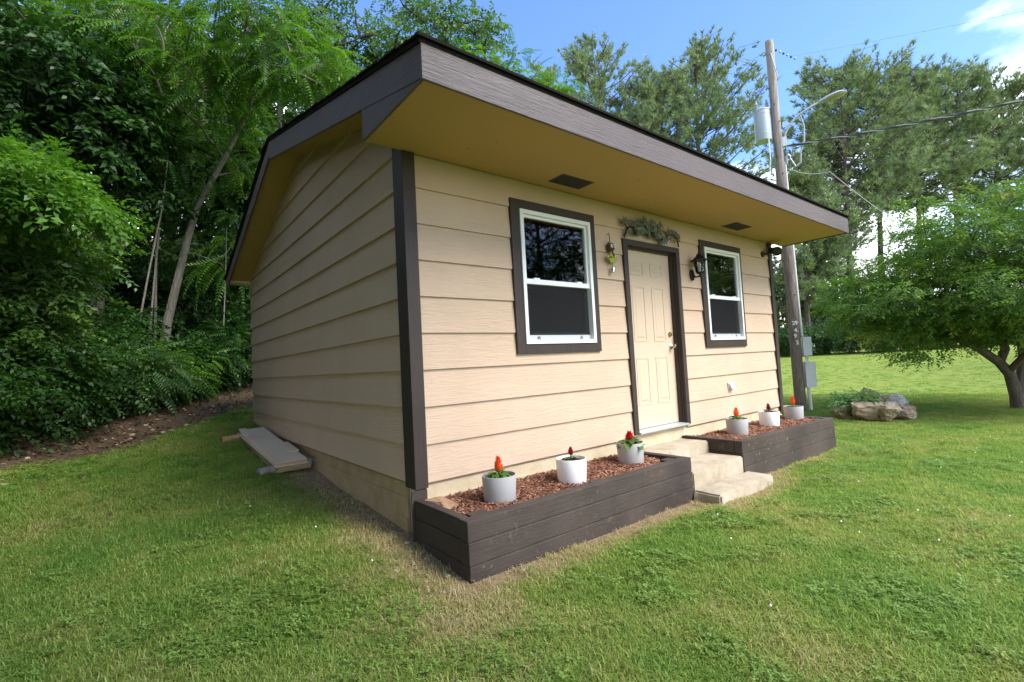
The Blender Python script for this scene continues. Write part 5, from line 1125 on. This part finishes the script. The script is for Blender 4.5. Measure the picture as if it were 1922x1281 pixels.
def tuft_mesh(name, seed, n, rad, hgt, wd, lean, mat):
    r_ = np.random.default_rng(seed); V, F3, F4, b4, b3 = [], [], [], [], []
    for k in range(n):
        a, q = r_.uniform(0, 6.28), rad * math.sqrt(r_.uniform()); p = np.array([q * math.cos(a), q * math.sin(a), -.006]); az = r_.uniform(0, 6.28); L = hgt * r_.uniform(.5, 1.25); le = lean * r_.uniform(.3, 1.3)
        d = np.array([math.cos(az), math.sin(az), 0]); s = np.array([-math.sin(az), math.cos(az), 0]) * wd * r_.uniform(.7, 1.3)
        m = p + d * L * le * .35 + np.array([0, 0, L * .55]); t = p + d * L * le + np.array([0, 0, L * max(.15, 1 - le * .55)]); b = len(V)
        V += [p - s * .5, p + s * .5, m + s * .42, m - s * .42, t]; F4.append((b, b + 1, b + 2, b + 3)); F3.append((b + 3, b + 2, b + 4)); tn = r_.normal(0, .11) - (.25 if r_.uniform() < .10 else 0); b4.append(tn); b3.append(tn)
    me = arr_mesh(name, np.array(V), [np.array(F4), np.array(F3)], mat)
    a = me.attributes.new('bt', 'FLOAT', 'FACE'); a.data.foreach_set('value', np.array(b4 + b3, np.float32)); return me
def clover_mesh(name, seed, n, rad, mat):
    r_ = np.random.default_rng(seed); V, F, bt = [], [], []
    for k in range(n):
        a, q = r_.uniform(0, 6.28), rad * math.sqrt(r_.uniform()); h = r_.uniform(.012, .045); c = np.array([q * math.cos(a), q * math.sin(a), h]); y0 = r_.uniform(0, 6.28); sz = r_.uniform(.007, .012); tl = r_.normal(0, .3, 2); tn = r_.normal(.5, .2)
        for j in range(3):
            e = y0 + j * 2.094; d = np.array([math.cos(e), math.sin(e), tl[0] * math.cos(e) + tl[1] * math.sin(e) + .12]); s = np.array([-math.sin(e), math.cos(e), 0.]); b = len(V)
            V += [c, c + d * sz * .8 + s * sz * .62, c + d * sz * 1.55 , c + d * sz * .8 - s * sz * .62]; F.append((b, b + 1, b + 2, b + 3)); bt.append(tn)
    me = arr_mesh(name, np.array(V), np.array(F), mat); a = me.attributes.new('bt', 'FLOAT', 'FACE'); a.data.foreach_set('value', np.array(bt, np.float32)); return me
def gn_scatter(name, pts, rotz, scl, tint, kinds, meshes, label, cat):
    me = bpy.data.meshes.new(name); n = len(pts); me.vertices.add(n); me.vertices.foreach_set('co', np.asarray(pts, np.float32).ravel())
    rot = np.zeros((n, 3), np.float32); rot[:, 2] = rotz; rot[:, :2] = rng.normal(0, .10, (n, 2))
    a = me.attributes.new('rot', 'FLOAT_VECTOR', 'POINT'); a.data.foreach_set('vector', rot.ravel())
    for nm, v in (('scl', scl), ('tint', tint)): a = me.attributes.new(nm, 'FLOAT', 'POINT'); a.data.foreach_set('value', np.asarray(v, np.float32))
    a = me.attributes.new('pick', 'INT', 'POINT'); a.data.foreach_set('value', np.asarray(kinds, np.int32)); me.update()
    o = bpy.data.objects.new(name, me); C.objects.link(o); tag(o, label, cat, None, 'stuff')
    t = bpy.data.node_groups.new(name + '_nodes', 'GeometryNodeTree'); t.interface.new_socket('Geometry', in_out='INPUT', socket_type='NodeSocketGeometry'); t.interface.new_socket('Geometry', in_out='OUTPUT', socket_type='NodeSocketGeometry')
    gi, go = t.nodes.new('NodeGroupInput'), t.nodes.new('NodeGroupOutput'); ip = t.nodes.new('GeometryNodeInstanceOnPoints'); j = t.nodes.new('GeometryNodeGeometryToInstance')
    for m_ in reversed(meshes):
        ob = bpy.data.objects.new(m_.name, m_); oi = t.nodes.new('GeometryNodeObjectInfo'); oi.inputs['Object'].default_value = ob; t.links.new(oi.outputs['Geometry'], j.inputs[0])
    def attr(nm, dt):
        x = t.nodes.new('GeometryNodeInputNamedAttribute'); x.data_type = dt; x.inputs['Name'].default_value = nm; return x.outputs['Attribute']
    er = t.nodes.new('FunctionNodeEulerToRotation'); t.links.new(attr('rot', 'FLOAT_VECTOR'), er.inputs[0])
    m2p = t.nodes.new('GeometryNodeMeshToPoints'); t.links.new(gi.outputs[0], m2p.inputs['Mesh']); t.links.new(m2p.outputs[0], ip.inputs['Points']); t.links.new(j.outputs[0], ip.inputs['Instance']); ip.inputs['Pick Instance'].default_value = True
    t.links.new(attr('pick', 'INT'), ip.inputs['Instance Index']); t.links.new(er.outputs[0], ip.inputs['Rotation']); t.links.new(attr('scl', 'FLOAT'), ip.inputs['Scale']); t.links.new(ip.outputs[0], go.inputs[0])
    md = o.modifiers.new('scatter', 'NODES'); md.node_group = t; return o
gr_ = np.random.default_rng(31)
def sample(n, r0, r1, p=1.0):
    az = np.radians(gr_.uniform(-16, 93, n)); r = np.sqrt(gr_.uniform(r0 * r0, r1 * r1, n)) if p == 1.0 else r0 + (r1 - r0) * gr_.uniform(0, 1, n) ** p
    return CX + r * np.sin(az), CY + r * np.cos(az), r
bands = [(30000, 1.0, 5.0, 1.0), (38000, 5.0, 10.0, 1.05), (26000, 10.0, 17.0, 1.2), (15000, 17.0, 34.0, 1.35)]
X_, Y_, S_ = [], [], []
for n, a, b, s in bands: x, y, r = sample(n, a, b); X_.append(x); Y_.append(y); S_.append(np.full(n, s))
X_, Y_, S_ = np.concatenate(X_), np.concatenate(Y_), np.concatenate(S_)
bb, ll = bare(X_, Y_), litter(X_, Y_); keep = (~inside_solid(X_, Y_)) & (gr_.uniform(0, 1, len(X_)) > np.maximum(bb * .93, ll * 1.1))
thin = fbm(X_, Y_, 1.4, 41); keep &= gr_.uniform(0, 1, len(X_)) < .45 + 1.1 * thin
X_, Y_, S_, bb = X_[keep], Y_[keep], S_[keep], bb[keep]
dry = fbm(X_, Y_, 1.1, 51); dry2 = fbm(X_, Y_, 5.0, 52); r_all = np.hypot(X_ - CX, Y_ - CY)
tint = .64 + (dry - .5) * .75 + (dry2 - .5) * .6 + gr_.normal(0, .08, len(X_)) - bb * .75 - .05
tint = np.clip(tint, .02, .95)
shade = 1 + .25 * (fbm(X_, Y_, .8, 61) - .5)
tm_ = [tuft_mesh('grass_tuft', 800 + k, 40, .085, .040, .0038, 1.25, M['grass']) for k in range(4)] + [tuft_mesh('grass_tuft', 810 + k, 20, .05, .060, .0042, .9, M['grass']) for k in range(2)]
kd = np.where(gr_.uniform(0, 1, len(X_)) < .10 + .35 * (fbm(X_, Y_, 2.5, 71) > .62), gr_.integers(4, 6, len(X_)), gr_.integers(0, 4, len(X_)))
gn_scatter('grass', np.stack([X_, Y_, gz(X_, Y_) + np.exp(-((X_ - 1) ** 2 + (Y_ - 1) ** 2) / 120) * .03 * (fbm(X_, Y_, 1.5, 3) - .5)], -1), gr_.uniform(0, 6.28, len(X_)), S_ * shade * gr_.uniform(.75, 1.2, len(X_)), tint, kd, tm_, 'short mown lawn grass with dry straw patches around the house', 'grass')
x, y, r = sample(30000, 1.0, 13.0, .75); cp = fbm(x, y, 1.3, 81); cp2 = fbm(x, y, 4.0, 82)
k_ = (~inside_solid(x, y)) & (gr_.uniform(0, 1, len(x)) < sstep(cp * .35 + cp2 * .65, .46, .78) * .7) & (gr_.uniform(0, 1, len(x)) > bare(x, y) * 1.1) & (litter(x, y) < .6)
x, y = x[k_], y[k_]; cm = [clover_mesh('clover_clump', 820 + k, 16, .07, M['clover']) for k in range(3)]
gn_scatter('clover', np.stack([x, y, gz(x, y) + .004], -1), gr_.uniform(0, 6.28, len(x)), gr_.uniform(.8, 1.3, len(x)), gr_.normal(0, .12, len(x)), gr_.integers(0, 3, len(x)), cm, 'bright clover patches growing through the lawn', 'clover')
x, y, r = sample(75, 1.6, 10.0, .8); k_ = (~inside_solid(x, y)) & (bare(x, y) < .4) & (litter(x, y) < .3) & (x > -1.0); x, y = x[k_], y[k_]; mb = MB()
for a, b in zip(x, y): z = gzf(a, b) + .05; mb.lathe([(0, -.006), (.006, -.003), (.007, .002), (.004, .006), (0, .007)], (a, b, z), 6)
tag(mb.build('clover_flowers', M['white'], None), 'tiny white clover flowers dotted over the lawn', 'flowers', None, 'stuff')
# leaf litter and pale stones along the wood's edge
n = 16000; az = np.radians(gr_.uniform(-14, 24, n)); r = 4.5 + 12 * gr_.uniform(0, 1, n) ** 1.2; x, y = CX + r * np.sin(az), CY + r * np.cos(az); k_ = (gr_.uniform(0, 1, n) < litter(x, y) * .9 + .015) & (~inside_solid(x, y)); x, y = x[k_], y[k_]; n = len(x)
ps = np.stack([x, y, gz(x, y) + gr_.uniform(.004, .022, n)], -1); a = gr_.uniform(0, 6.28, n); d = np.stack([np.cos(a), np.sin(a), gr_.normal(0, .25, n)], -1); s = nrm(np.cross(np.stack([gr_.normal(0, .35, n), gr_.normal(0, .35, n), np.ones(n)], -1), d)); L = gr_.uniform(.03, .08, n)[:, None]; u = np.cross(d, s)
V = np.stack([ps - d * L * .5, ps + s * L * .3 + u * L * .08, ps + d * L * .5, ps - s * L * .3 + u * L * .1], 1).reshape(-1, 3)
M['litter'] = leafmat('dead_leaf', [(0, (0.05, 0.028, 0.014)), (.5, (0.15, 0.085, 0.042)), (1, (0.34, 0.245, 0.155))], .15, .8, spec=.15)
tag(arr_obj('leaf_litter', V, np.arange(4 * n).reshape(-1, 4), M['litter'], None, gr_.beta(1.8, 2.2, n)), 'brown fallen leaf litter along the foot of the wood', 'leaf litter', None, 'stuff')
mb = MB(); n = 520; az = np.radians(gr_.uniform(-12, 20, n)); r = 5 + 8 * gr_.uniform(0, 1, n); x, y = CX + r * np.sin(az), CY + r * np.cos(az); ed = edge_dist(x, y)
for a, b, e in zip(x, y, ed):
    if not (-.9 < e < .8) or inside_solid(np.array(a), np.array(b)) or vnoise(a, b, 1.1, 91) < .42: continue
    q = gr_.uniform(.012, .045); z = gzf(a, b); P = [(a + q * math.cos(t) * gr_.uniform(.6, 1.3), b + q * math.sin(t) * gr_.uniform(.6, 1.2)) for t in np.arange(5) * 1.257]
    mb.lathe([(0, -.3 * q), (q * .9, 0), (q * .6, q * .5), (0, q * .65)], (a, b, z + .004), 6)
for k in range(90):
    a, b = (gr_.uniform(-.6, 0), gr_.uniform(-1.1, 2.6)) if k < 50 else (gr_.uniform(0, 6), gr_.uniform(-1.25, -.8)); q = gr_.uniform(.006, .02)
    if inside_solid(np.array(a), np.array(b)): continue
    mb.lathe([(0, -.3 * q), (q, 0), (q * .6, q * .5), (0, q * .65)], (a, b, gzf(a, b) + .004), 5)
for i, v in enumerate(mb.v): mb.v[i] = (v[0] + .007 * math.sin(i * 12.9), v[1] + .007 * math.sin(i * 7.7), v[2])
tag(mb.build('stones', M['rockpale'], None), 'small pale stones scattered in the litter and bare soil', 'stones', None, 'stuff')
